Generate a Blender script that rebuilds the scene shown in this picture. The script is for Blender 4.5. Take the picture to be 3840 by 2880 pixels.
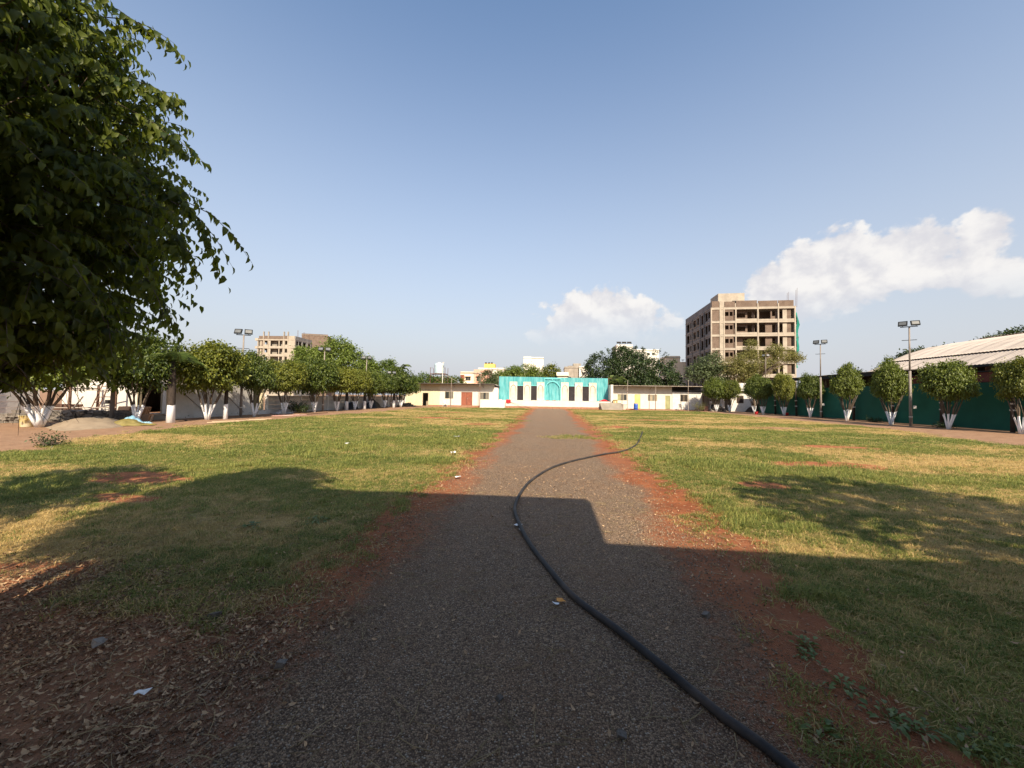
import bpy, math, random
import numpy as np
from mathutils import Vector, Matrix

for o in list(bpy.data.objects):
    bpy.data.objects.remove(o)
S = bpy.context.scene
COL = S.collection
rad = math.radians

# ------------------------------------------------------------------ camera
cam_d = bpy.data.cameras.new('camera')
cam = bpy.data.objects.new('camera', cam_d)
COL.objects.link(cam)
cam_d.sensor_width = 36.0
cam_d.lens = 13.52
cam_d.clip_start = 0.05
cam_d.clip_end = 9000
CAMZ = 1.6
cam.matrix_world = (Matrix.Translation((0, 0, CAMZ)) @ Matrix.Rotation(rad(5.77), 4, 'Z')
                    @ Matrix.Rotation(rad(91.9), 4, 'X') @ Matrix.Rotation(rad(0.8), 4, 'Z'))
S.camera = cam

# ------------------------------------------------------------------ sun, sky, exposure
SUN_EL, SUN_AZ = rad(37), rad(18)          # the sun stands behind the camera, a little to the right
sun_dir = Vector((-math.sin(SUN_AZ) * math.cos(SUN_EL), math.cos(SUN_AZ) * math.cos(SUN_EL), -math.sin(SUN_EL)))
sd = bpy.data.lights.new('sun', 'SUN')
sd.energy = 4.4
sd.angle = rad(0.55)
sd.color = (1.0, 0.85, 0.64)
sun = bpy.data.objects.new('sun', sd)
COL.objects.link(sun)
sun.rotation_euler = sun_dir.to_track_quat('-Z', 'Y').to_euler()
sun.location = (20, -40, 60)

S.view_settings.view_transform = 'Standard'
S.view_settings.look = 'None'
S.view_settings.exposure = 1.0
S.view_settings.gamma = 1.0
S.view_settings.use_curve_mapping = False

W = bpy.data.worlds.new('World')
S.world = W
W.use_nodes = True
wn = W.node_tree


class NT:
    """small wrapper to write node trees tersely"""
    def __init__(self, tree):
        self.t = tree

    def n(self, typ, ins=None, **kw):
        nd = self.t.nodes.new(typ)
        for k, v in kw.items():
            setattr(nd, k, v)
        if ins:
            for k, v in ins.items():
                s = nd.inputs[k]
                if isinstance(v, bpy.types.NodeSocket):
                    self.t.links.new(v, s)
                else:
                    s.default_value = v
        return nd

    def m(self, op, a, b=None, c=None, clamp=False):
        ins = {0: a}
        if b is not None:
            ins[1] = b
        if c is not None:
            ins[2] = c
        nd = self.n('ShaderNodeMath', ins, operation=op)
        nd.use_clamp = clamp
        return nd.outputs[0]

    def mr(self, v, a, b, c=0.0, d=1.0, smooth=True):
        nd = self.n('ShaderNodeMapRange', {0: v, 1: a, 2: b, 3: c, 4: d})
        if smooth:
            nd.interpolation_type = 'SMOOTHSTEP'
        return nd.outputs[0]

    def mix(self, f, a, b, blend='MIX'):
        nd = self.n('ShaderNodeMix', data_type='RGBA', blend_type=blend)
        for k, v in ((0, f), (6, a), (7, b)):
            s = nd.inputs[k]
            if isinstance(v, bpy.types.NodeSocket):
                self.t.links.new(v, s)
            elif k == 0:
                s.default_value = v
            else:
                s.default_value = (v[0], v[1], v[2], 1)
        return nd.outputs[2]

    def noise(self, vec, scale, detail=4, rough=0.55, dist=0.0, dim='3D'):
        nd = self.n('ShaderNodeTexNoise', {'Scale': scale, 'Detail': detail, 'Roughness': rough, 'Distortion': dist}, noise_dimensions=dim)
        if vec is not None:
            self.t.links.new(vec, nd.inputs['Vector'])
        return nd.outputs[0]

    def link(self, a, b):
        self.t.links.new(a, b)


def build_world():
    wn.nodes.clear()
    N = NT(wn)
    out = N.n('ShaderNodeOutputWorld')
    sky = N.n('ShaderNodeTexSky', sky_type='NISHITA')
    sky.sun_disc = False
    sky.sun_elevation = SUN_EL
    sky.sun_rotation = math.pi - SUN_AZ
    sky.altitude = 500
    sky.air_density = 1.25
    sky.dust_density = 2.2
    sky.ozone_density = 1.6
    tc = N.n('ShaderNodeTexCoord')
    nrm = N.n('ShaderNodeVectorMath', {0: tc.outputs['Generated']}, operation='NORMALIZE').outputs[0]
    sp = N.n('ShaderNodeSeparateXYZ', {0: nrm})
    x, y, z = sp.outputs
    u = N.m('ARCTAN2', x, y)
    v = N.m('ARCSINE', z)
    # pale dusty air towards the horizon, the same all the way round
    hz = N.mr(v, 0.05, 0.88, 1.0, 0.0, False)
    hz = N.m('POWER', hz, 1.45)
    hs = N.n('ShaderNodeHueSaturation', {'Color': sky.outputs[0], 'Saturation': 1.04, 'Value': 0.80})
    base = N.mix(N.m('MULTIPLY', hz, 0.98), hs.outputs[0], SKY_HAZE)
    # cumulus: elliptical masses broken up by billow noise, u = bearing, v = elevation
    uv = N.n('ShaderNodeCombineXYZ', {0: u, 1: N.m('MULTIPLY', v, 1.15), 2: 0.37}).outputs[0]
    n1 = N.noise(uv, 13.0, 9, 0.55, 0.15)
    off = N.n('ShaderNodeVectorMath', {0: uv, 1: (0.012, 0.026, 0.0)}, operation='ADD').outputs[0]
    n2 = N.noise(off, 13.0, 9, 0.55, 0.15)
    nb = N.noise(uv, 42.0, 5, 0.5, 0.0)
    blobs = [(0.105, 0.200, 0.15, 0.082), (0.225, 0.188, 0.085, 0.055), (0.00, 0.165, 0.095, 0.032), (0.11, 0.235, 0.085, 0.048),
             (0.495, 0.238, 0.060, 0.055), (0.555, 0.268, 0.055, 0.060), (0.610, 0.280, 0.060, 0.068), (0.56, 0.215, 0.13, 0.05), (0.52, 0.185, 0.10, 0.04),
             (0.675, 0.258, 0.065, 0.062), (0.725, 0.266, 0.055, 0.052), (0.74, 0.225, 0.08, 0.04), (0.790, 0.268, 0.036, 0.052), (0.800, 0.205, 0.05, 0.04),
             (-1.55, 0.19, 0.16, 0.06), (-1.75, 0.17, 0.12, 0.05), (1.45, 0.20, 0.17, 0.07), (1.75, 0.18, 0.13, 0.05),
             (2.5, 0.22, 0.2, 0.07), (-2.5, 0.2, 0.18, 0.06), (-2.9, 0.24, 0.14, 0.07)]
    tot = None
    for (a, b, ra, rb) in blobs:
        du = N.m('DIVIDE', N.m('SUBTRACT', u, a), ra)
        dv = N.m('DIVIDE', N.m('SUBTRACT', v, b), rb)
        d2 = N.m('ADD', N.m('MULTIPLY', du, du), N.m('MULTIPLY', dv, dv))
        e = N.m('SUBTRACT', 1.0, d2)
        tot = e if tot is None else N.m('SMOOTH_MAX', tot, e, 0.25)
    dens = N.m('ADD', tot, N.m('MULTIPLY', N.m('SUBTRACT', n1, 0.5), 2.6))
    dens = N.m('ADD', dens, N.m('MULTIPLY', N.m('SUBTRACT', nb, 0.5), 1.2))
    cov = N.mr(dens, 0.02, 0.48)
    # the bases dissolve into the haze
    cov = N.m('MULTIPLY', cov, N.mr(v, 0.115, 0.235))
    cov = N.m('MULTIPLY', cov, 0.92)
    lit = N.mr(N.m('ADD', N.m('SUBTRACT', n1, n2), N.m('MULTIPLY', N.m('SUBTRACT', nb, 0.5), 0.2)), -0.16, 0.16)
    ccol = N.mix(lit, CLOUD_LOW, CLOUD_HI)
    fin = N.mix(cov, base, ccol)
    bg = N.n('ShaderNodeBackground', {'Color': fin, 'Strength': SKY_STR})
    N.link(bg.outputs[0], out.inputs[0])


SKY_STR = 0.132
SKY_HAZE = (2.40, 2.45, 2.64)
CLOUD_LOW = (2.85, 2.80, 2.92)
CLOUD_HI = (3.70, 3.58, 3.46)
build_world()

# ------------------------------------------------------------------ helpers: meshes, things, materials
rng = np.random.default_rng(7)
R = random.Random(11)


class MB:
    def __init__(self):
        self.v, self.f, self.mi = [], [], []
        self.cm = 0

    def add(self, vs, fs):
        b = len(self.v)
        self.v.extend([tuple(p) for p in vs])
        for f in fs:
            self.f.append(tuple(i + b for i in f))
            self.mi.append(self.cm)
        return self

    def box(self, x0, x1, y0, y1, z0, z1):
        vs = [(x0, y0, z0), (x1, y0, z0), (x1, y1, z0), (x0, y1, z0), (x0, y0, z1), (x1, y0, z1), (x1, y1, z1), (x0, y1, z1)]
        return self.add(vs, [(0, 3, 2, 1), (4, 5, 6, 7), (0, 1, 5, 4), (1, 2, 6, 5), (2, 3, 7, 6), (3, 0, 4, 7)])

    def obox(self, c, size, M=None):
        """box centred on c, rotated by M (3x3)"""
        M = M or Matrix.Identity(3)
        h = [s / 2 for s in size]
        vs = []
        for sz in (-1, 1):
            for sx, sy in ((-1, -1), (1, -1), (1, 1), (-1, 1)):
                vs.append(Vector(c) + M @ Vector((sx * h[0], sy * h[1], sz * h[2])))
        return self.add(vs, [(0, 3, 2, 1), (4, 5, 6, 7), (0, 1, 5, 4), (1, 2, 6, 5), (2, 3, 7, 6), (3, 0, 4, 7)])

    def tube(self, pts, r, n=8, cap=True):
        pts = [Vector(p) for p in pts]
        rs = r if isinstance(r, (list, tuple)) else [r] * len(pts)
        ref = Vector((0, 0, 1))
        d0 = (pts[-1] - pts[0]).normalized()
        if abs(d0.z) > 0.9:
            ref = Vector((1, 0, 0))
        vs = []
        for i, p in enumerate(pts):
            t = (pts[min(i + 1, len(pts) - 1)] - pts[max(i - 1, 0)]).normalized()
            a = t.cross(ref).normalized()
            b = t.cross(a)
            for k in range(n):
                an = 2 * math.pi * k / n
                vs.append(p + (a * math.cos(an) + b * math.sin(an)) * rs[i])
        fs = []
        for i in range(len(pts) - 1):
            for k in range(n):
                k2 = (k + 1) % n
                fs.append((i * n + k, i * n + k2, (i + 1) * n + k2, (i + 1) * n + k))
        if cap:
            fs.append(tuple(range(n - 1, -1, -1)))
            m = (len(pts) - 1) * n
            fs.append(tuple(m + k for k in range(n)))
        return self.add(vs, fs)

    def lathe(self, prof, n=16, c=(0, 0, 0)):
        vs, fs = [], []
        for (r, z) in prof:
            for k in range(n):
                a = 2 * math.pi * k / n
                vs.append((c[0] + r * math.cos(a), c[1] + r * math.sin(a), c[2] + z))
        for i in range(len(prof) - 1):
            for k in range(n):
                k2 = (k + 1) % n
                fs.append((i * n + k, i * n + k2, (i + 1) * n + k2, (i + 1) * n + k))
        fs.append(tuple(range(n - 1, -1, -1)))
        fs.append(tuple((len(prof) - 1) * n + k for k in range(n)))
        return self.add(vs, fs)

    def wall(self, axis, a0, a1, z0, z1, p0, p1, ops=()):
        """wall slab along axis ('x' or 'y') from a0 to a1, thickness p0..p1 on the other axis, with openings (a0,a1,z0,z1)"""
        A = sorted({a0, a1, *[min(max(o[i], a0), a1) for o in ops for i in (0, 1)]})
        Z = sorted({z0, z1, *[min(max(o[i], z0), z1) for o in ops for i in (2, 3)]})
        na, nz = len(A) - 1, len(Z) - 1

        def solid(i, j):
            if i < 0 or j < 0 or i >= na or j >= nz:
                return False
            ca, cz = (A[i] + A[i + 1]) / 2, (Z[j] + Z[j + 1]) / 2
            return not any(o[0] < ca < o[1] and o[2] < cz < o[3] for o in ops)

        def P(a, p, z):
            return (a, p, z) if axis == 'x' else (p, a, z)
        for i in range(na):
            for j in range(nz):
                if not solid(i, j):
                    continue
                l, r, b, t = A[i], A[i + 1], Z[j], Z[j + 1]
                fl = axis != 'x'

                def q(*vs):
                    vs = vs[::-1] if fl else vs
                    self.add(vs, [(0, 1, 2, 3)])
                q(P(l, p0, b), P(r, p0, b), P(r, p0, t), P(l, p0, t))
                q(P(r, p1, b), P(l, p1, b), P(l, p1, t), P(r, p1, t))
                if not solid(i - 1, j):
                    q(P(l, p1, b), P(l, p0, b), P(l, p0, t), P(l, p1, t))
                if not solid(i + 1, j):
                    q(P(r, p0, b), P(r, p1, b), P(r, p1, t), P(r, p0, t))
                if not solid(i, j - 1):
                    q(P(l, p1, b), P(r, p1, b), P(r, p0, b), P(l, p0, b))
                if not solid(i, j + 1):
                    q(P(l, p0, t), P(r, p0, t), P(r, p1, t), P(l, p1, t))
        return self

    def mesh(self, name, mats, smooth=False):
        me = bpy.data.meshes.new(name)
        me.from_pydata(self.v, [], self.f)
        for m in (mats if isinstance(mats, (list, tuple)) else [mats]):
            me.materials.append(m)
        if any(self.mi):
            me.polygons.foreach_set('material_index', self.mi)
        if smooth:
            me.polygons.foreach_set('use_smooth', [True] * len(me.polygons))
        me.update()
        return me

    def build(self, name, mats, parent=None, smooth=False, loc=None, rot=None):
        o = bpy.data.objects.new(name, self.mesh(name, mats, smooth))
        COL.objects.link(o)
        if parent is not None:
            o.parent = parent
        if loc is not None:
            o.location = loc
        if rot is not None:
            o.rotation_euler = rot
        return o


def tag(o, label=None, cat=None, group=None, kind=None):
    if label:
        o['label'] = label
    if cat:
        o['category'] = cat
    if group:
        o['group'] = group
    if kind:
        o['kind'] = kind
    return o


def thing(name, label, cat, loc=(0, 0, 0), rz=0.0, group=None):
    o = bpy.data.objects.new(name, None)
    COL.objects.link(o)
    o.location = loc
    o.rotation_euler = (0, 0, rz)
    o.empty_display_size = 0.3
    return tag(o, label, cat, group)


def inst(name, mesh, parent=None, loc=(0, 0, 0), rot=(0, 0, 0), sc=(1, 1, 1)):
    o = bpy.data.objects.new(name, mesh)
    COL.objects.link(o)
    o.location, o.rotation_euler, o.scale = loc, rot, sc
    if parent is not None:
        o.parent = parent
    return o


def copy_tree(o, parent=None):
    c = o.copy()
    COL.objects.link(c)
    if parent is not None:
        c.parent = parent
    for ch in list(o.children):
        copy_tree(ch, c)
    return c


def np_mesh(name, V, Fq, mats, smooth=False, tri=False):
    """mesh straight from numpy arrays; Fq (n,3) or (n,4)"""
    me = bpy.data.meshes.new(name)
    k = Fq.shape[1]
    me.vertices.add(len(V))
    me.vertices.foreach_set('co', np.ascontiguousarray(V, dtype=np.float32).ravel())
    me.loops.add(Fq.size)
    me.loops.foreach_set('vertex_index', np.ascontiguousarray(Fq, dtype=np.int32).ravel())
    me.polygons.add(len(Fq))
    me.polygons.foreach_set('loop_start', np.arange(0, Fq.size, k, dtype=np.int32))
    if smooth:
        me.polygons.foreach_set('use_smooth', np.ones(len(Fq), dtype=bool))
    for m in (mats if isinstance(mats, (list, tuple)) else [mats]):
        me.materials.append(m)
    me.update(calc_edges=True)
    me.validate()
    return me


def newmat(name):
    m = bpy.data.materials.new(name)
    m.use_nodes = True
    m.node_tree.nodes.clear()
    N = NT(m.node_tree)
    out = N.n('ShaderNodeOutputMaterial')
    return m, N, out


def mat(name, c1, c2=None, scale=3.0, rough=0.8, bump=0.0, bscale=40.0, dirt=None, dscale=0.7, dthr=(0.5, 0.75), damt=0.6,
        spec=0.3, metal=0.0, streak=False, island=0.0, coord='Object', detail=5, svec=(1.0, 1.0, 0.12)):
    """noise-mottled surface with optional dirt or stains that have a shape of their own"""
    m, N, out = newmat(name)
    tc = N.n('ShaderNodeTexCoord').outputs[coord]
    c2 = c2 or tuple(c * 0.8 for c in c1)
    col = N.mix(N.mr(N.noise(tc, scale, detail, 0.6), 0.3, 0.7), c1, c2)
    if dirt:
        vec = tc
        if streak:
            vec = N.n('ShaderNodeVectorMath', {0: tc, 1: svec}, operation='MULTIPLY').outputs[0]
        f = N.m('MULTIPLY', N.mr(N.noise(vec, dscale, 7, 0.65), dthr[0], dthr[1]), damt)
        col = N.mix(f, col, dirt)
    if island:
        g = N.n('ShaderNodeNewGeometry').outputs['Random Per Island']
        oi = N.n('ShaderNodeObjectInfo').outputs['Random']
        f = N.m('FRACT', N.m('ADD', g, oi))
        hsv = N.n('ShaderNodeHueSaturation', {'Color': col, 'Value': N.mr(f, 0, 1, 1 - island, 1 + island, False)})
        col = hsv.outputs[0]
    b = N.n('ShaderNodeBsdfPrincipled', {'Base Color': col, 'Roughness': rough, 'Metallic': metal, 'Specular IOR Level': spec})
    if bump:
        bn = N.n('ShaderNodeBump', {'Strength': min(bump, 1.0), 'Distance': 0.02, 'Height': N.noise(tc, bscale, 5, 0.6)})
        N.link(bn.outputs[0], b.inputs['Normal'])
    N.link(b.outputs[0], out.inputs[0])
    return m


def leafmat(name, dark, light, trans=0.3, rough=0.45, pscale=0.5, spec=0.35, tcol=None):
    """leaf: random per leaf, drifting through the crown, light shining through"""
    m, N, out = newmat(name)
    g = N.n('ShaderNodeNewGeometry')
    oi = N.n('ShaderNodeObjectInfo').outputs['Random']
    tc = N.n('ShaderNodeTexCoord').outputs['Object']
    f = N.m('ADD', N.m('MULTIPLY', g.outputs['Random Per Island'], 0.6), N.m('MULTIPLY', N.noise(tc, pscale * 3, 3), 0.6))
    f = N.m('ADD', f, N.m('MULTIPLY', N.m('SUBTRACT', oi, 0.6), 0.35))
    col = N.mix(N.mr(f, 0.15, 0.95), dark, light)
    b = N.n('ShaderNodeBsdfPrincipled', {'Base Color': col, 'Roughness': rough, 'Specular IOR Level': spec})
    tcl = N.mix(0.5, col, tcol or (light[0] * 1.6, light[1] * 1.7, light[2]))
    t = N.n('ShaderNodeBsdfTranslucent', {'Color': tcl})
    mx = N.n('ShaderNodeMixShader', {0: trans, 1: b.outputs[0], 2: t.outputs[0]})
    N.link(mx.outputs[0], out.inputs[0])
    return m


# value noise in numpy (lawn wear, placement)
_perm = np.random.default_rng(3).random((256, 256))


def vnoise(x, y):
    xi, yi = np.floor(x).astype(int), np.floor(y).astype(int)
    fx, fy = x - xi, y - yi
    fx, fy = fx * fx * (3 - 2 * fx), fy * fy * (3 - 2 * fy)
    g = lambda a, b: _perm[a % 256, b % 256]
    return (g(xi, yi) * (1 - fx) + g(xi + 1, yi) * fx) * (1 - fy) + (g(xi, yi + 1) * (1 - fx) + g(xi + 1, yi + 1) * fx) * fy


def fbm(x, y, o=4):
    t, a, s = 0, 0.5, 0
    for i in range(o):
        t = t + a * vnoise(x * 2 ** i + 17 * i, y * 2 ** i + 31 * i)
        s += a
        a *= 0.5
    return t / s


def sstep(x, a, b):
    t = np.clip((x - a) / (b - a), 0, 1)
    return t * t * (3 - 2 * t)

# ------------------------------------------------------------------ ground, path, lawn
def edge_l(y):
    return np.interp(y, [0, 3, 8, 16, 30, 46, 60], [-1.95, -1.95, -2.1, -2.0, -2.3, -2.5, -2.5])


def edge_r(y):
    return np.interp(y, [0, 2.2, 3, 4.2, 6, 11, 17, 43, 60], [1.62, 1.68, 1.75, 1.95, 2.12, 2.1, 2.2, 2.4, 2.4])


PATCH = [(-7.6, 6.4, 1.2, 0.5), (4.1, 7.7, 0.7, 0.4), (-4.7, 3.0, 0.9, 0.28), (-6.2, 5.2, 0.8, 0.25), (7.2, 10.4, 1.6, 0.5), (10.2, 14.5, 2.0, 0.5),
         (-8.2, 27, 3.0, 0.8), (-4.0, 22, 1.6, 0.9), (3.4, 22, 1.4, 0.9), (8, 30, 4, 1.0), (13, 24, 3, 0.8), (-10, 36, 4, 1.0), (6, 43, 4, 1.0)]


def lawn_mask(x, y):
    w = (fbm(x * 1.3, y * 1.3, 4) - 0.5)
    w2 = (fbm(x * 5 + 9, y * 5, 3) - 0.5)
    le = np.interp(y, [0, 8.6, 12, 17, 38, 60], [-11, -14.0, -15.4, -17.0, -16.3, -16.0]) + 2.2 * w
    re = np.interp(y, [0, 10, 16, 24, 36, 51], [13, 15.6, 17.2, 19.6, 20.2, 19.2]) + 1.8 * w
    m = sstep(x - le, -0.6, 0.6) * sstep(re - x, -0.6, 0.6) * sstep(53.2 + 1.5 * w - y, -0.5, 0.5)
    pl = edge_l(y) - 0.10 + 1.3 * w + 0.35 * w2
    pr = edge_r(y) + 0.09 - 1.2 * w + 0.35 * w2
    onp = np.minimum(sstep(x - pl, -0.30, 0.38), sstep(pr - x, -0.30, 0.38))
    m = m * (1 - onp)
    # bare leaf-strewn earth near the steps on the left
    near = sstep(y - (2.35 - 0.12 * (x + 2) + 0.9 * w), -0.15, 0.25)
    m = np.where(x < 0, m * near, m)
    for (a, b, ra, rb) in PATCH:
        d = ((x - a) / ra) ** 2 + ((y - b) / rb) ** 2
        m = m * (1 - 0.9 * sstep(1.15 - d + 2.2 * w, 0.0, 0.9))
    # weeds growing across the path
    wd = np.exp(-((x - 0.9) / 1.3) ** 2 - ((y - 15.6) / 0.9) ** 2) * (fbm(x * 2, y * 1.2, 3) + 0.25)
    m = np.maximum(m, sstep(wd, 0.22, 0.5) * 0.9)
    # tufts on the bare corner, right of the hose
    wd = np.exp(-((x - 1.38) / 0.24) ** 2 - ((y - 1.97) / 0.17) ** 2) + 0.6 * w
    m = np.maximum(m, sstep(wd, 0.35, 0.6) * 0.75)
    # bare dark strip winding down to the right of the tufts
    sx = np.interp(y, [1.3, 1.98, 2.17, 2.41, 2.64, 3.11, 3.6], [2.15, 1.84, 1.77, 1.71, 1.66, 1.74, 1.85])
    m = m * (1 - 0.9 * sstep(0.24 - np.abs(x - sx) + 0.5 * w, -0.02, 0.16) * sstep(3.4 - y, 0, 0.3))
    return np.clip(m, 0, 1)


def dry_mask(x, y):
    d = 0.55 * fbm(x * 0.16 + 5, y * 0.34 + 3, 4) + 0.30 * fbm(x * 0.6, y * 1.1 + 7, 3) + 0.15 * fbm(x * 3, y * 3, 2)
    d = sstep(d, 0.36, 0.66)
    # the greener stretch that gets watered, by the hose and the near right corner
    g = np.exp(-((x - 4.2) / 2.2) ** 2 - ((y - 12) / 2.5) ** 2) + np.exp(-((x + 6) / 4.5) ** 2 - ((y - 12) / 3.0) ** 2) * 0.8
    g = g + np.exp(-((x - 0.9) / 1.6) ** 2 - ((y - 15.6) / 1.2) ** 2)
    g = g + np.exp(-((x - 3.2) / 1.4) ** 2 - ((y - 2.2) / 1.5) ** 2)
    return np.clip(d * (1 - 0.75 * np.clip(g, 0, 1)), 0, 1)


def soil_nodes(N, tc, red):
    """laterite earth: colour by noise, redder where 'red' is high"""
    a = N.mix(N.mr(N.noise(tc, 2.3, 6, 0.65), 0.3, 0.7), (0.330, 0.205, 0.128), (0.245, 0.145, 0.088))
    b = N.mix(N.mr(N.noise(tc, 3.1, 6, 0.65), 0.3, 0.7), (0.390, 0.128, 0.046), (0.240, 0.074, 0.028))
    c = N.mix(red, a, b)
    pale = N.mr(N.noise(tc, 38, 3, 0.7), 0.58, 0.72)
    return N.mix(N.m('MULTIPLY', pale, 0.45), c, (0.40, 0.29, 0.18))


def ground_mat():
    m, N, out = newmat('earth_and_turf')
    tc = N.n('ShaderNodeTexCoord').outputs['Object']
    at = lambda n: N.n('ShaderNodeAttribute', attribute_name=n).outputs['Fac']
    soil = soil_nodes(N, tc, at('red'))
    dryn = N.m('ADD', at('dry'), N.m('MULTIPLY', N.m('SUBTRACT', N.noise(tc, 9, 4, 0.7), 0.5), 0.9))
    turf = N.mix(N.mr(dryn, 0.2, 0.85), (0.150, 0.165, 0.042), (0.420, 0.300, 0.115))
    turf = N.mix(N.mr(N.noise(tc, 45, 3, 0.7), 0.45, 0.75), turf, (0.19, 0.115, 0.055))
    lw = N.m('ADD', at('lawn'), N.m('MULTIPLY', N.m('SUBTRACT', N.noise(tc, 14, 5, 0.7), 0.5), 0.8))
    lw = N.m('MULTIPLY', N.mr(lw, 0.35, 0.65), 0.92)
    col = N.mix(lw, soil, turf)
    b = N.n('ShaderNodeBsdfPrincipled', {'Base Color': col, 'Roughness': 0.95, 'Specular IOR Level': 0.1})
    h = N.m('ADD', N.noise(tc, 30, 5, 0.7), N.m('MULTIPLY', N.noise(tc, 4, 3), 2.0))
    bn = N.n('ShaderNodeBump', {'Strength': 0.8, 'Distance': 0.03, 'Height': h})
    N.link(bn.outputs[0], b.inputs['Normal'])
    N.link(b.outputs[0], out.inputs[0])
    return m


def path_mat():
    m, N, out = newmat('gravel_path')
    tc = N.n('ShaderNodeTexCoord').outputs['Object']
    at = lambda n: N.n('ShaderNodeAttribute', attribute_name=n).outputs['Fac']
    soil = soil_nodes(N, tc, at('red'))
    vo = N.n('ShaderNodeTexVoronoi', {'Scale': 105.0, 'Vector': tc, 'Randomness': 1.0}, feature='F1')
    sepc = N.n('ShaderNodeSeparateColor', {0: vo.outputs['Color']}).outputs[0]
    peb = N.mix(N.mr(sepc, 0.0, 1.0), (0.122, 0.082, 0.056), (0.450, 0.312, 0.195))
    peb = N.mix(N.mr(N.noise(tc, 0.8, 6, 0.7), 0.42, 0.70, 0.0, 0.7), peb, (0.29, 0.170, 0.095))
    peb = N.mix(N.mr(N.noise(tc, 2.6, 5, 0.7), 0.55, 0.75, 0.0, 0.5), peb, (0.075, 0.055, 0.045))
    lightp = N.mr(sepc, 0.93, 0.95)
    peb = N.mix(lightp, peb, (0.45, 0.37, 0.28))
    gaps = N.mr(vo.outputs['Distance'], 0.35, 0.8)
    peb = N.mix(gaps, peb, (0.105, 0.07, 0.048))
    g = N.m('ADD', at('gravel'), N.m('MULTIPLY', N.m('SUBTRACT', N.noise(tc, 9, 8, 0.8), 0.5), 1.3))
    g = N.mr(g, 0.18, 0.72)
    col = N.mix(g, soil, peb)
    b = N.n('ShaderNodeBsdfPrincipled', {'Base Color': col, 'Roughness': 0.9, 'Specular IOR Level': 0.2})
    h = N.m('ADD', N.m('MULTIPLY', vo.outputs['Distance'], -1.2), N.noise(tc, 22, 4, 0.7))
    bn = N.n('ShaderNodeBump', {'Strength': 0.9, 'Distance': 0.015, 'Height': h})
    N.link(bn.outputs[0], b.inputs['Normal'])
    N.link(b.outputs[0], out.inputs[0])
    return m


def grid_mesh(name, xs, ys, zf, mats, attrs):
    X, Y = np.meshgrid(xs, ys)
    V = np.stack([X.ravel(), Y.ravel(), zf(X, Y).ravel()], 1)
    nx, ny = len(xs), len(ys)
    i = (np.arange(ny - 1)[:, None] * nx + np.arange(nx - 1)[None]).ravel()
    F = np.stack([i, i + 1, i + nx + 1, i + nx], 1)
    me = np_mesh(name, V, F, mats, smooth=True)
    for k, fn in attrs.items():
        a = me.attributes.new(k, 'FLOAT', 'POINT')
        a.data.foreach_set('value', np.ascontiguousarray(fn(X, Y), dtype=np.float32).ravel())
    return me


def relief(x, y):
    near = sstep(y, -1, 1) * sstep(56 - y, 0, 4) * sstep(19 - np.abs(x), 0, 4)
    off = sstep(np.abs(x), 2.0, 3.2)
    return (fbm(x * 0.35, y * 0.35, 3) - 0.5) * 0.10 * near * off + (fbm(x * 1.9, y * 1.9, 2) - 0.5) * 0.03 * near * off


def redness(x, y):
    d = np.minimum(np.abs(x - edge_l(y)), np.abs(x - edge_r(y)))
    r = np.exp(-(d / 1.5) ** 2) * (0.75 + 0.6 * (fbm(x * 0.8, y * 0.5, 3) - 0.3))
    inner = sstep(15 - np.abs(x), 0, 5) * 0.75
    near = np.where(x < -1.5, sstep(y, 1.6, 3.6), 1.0)
    return np.clip(np.maximum(r, inner) * (0.35 + 0.65 * near), 0, 1)


far = [70, 110, 200, 500, 1500, 4000]
gx = np.concatenate([-np.array(far[::-1]), [-48, -36], np.arange(-30, -20, 0.8), np.arange(-20, 22, 0.25), np.arange(22, 32, 0.8), [38, 50], far])
gy = np.concatenate([-np.array([3000, 800, 200, 60]), [-20, -8, -3], np.arange(-1, 14, 0.14), np.arange(14, 60, 0.4), [64, 75, 95, 140, 250, 600, 1500, 5000]])
ground = inst('ground', grid_mesh('ground', gx, gy, relief, ground_mat(), {'lawn': lawn_mask, 'dry': dry_mask, 'red': redness}))
tag(ground, kind='structure')


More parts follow.
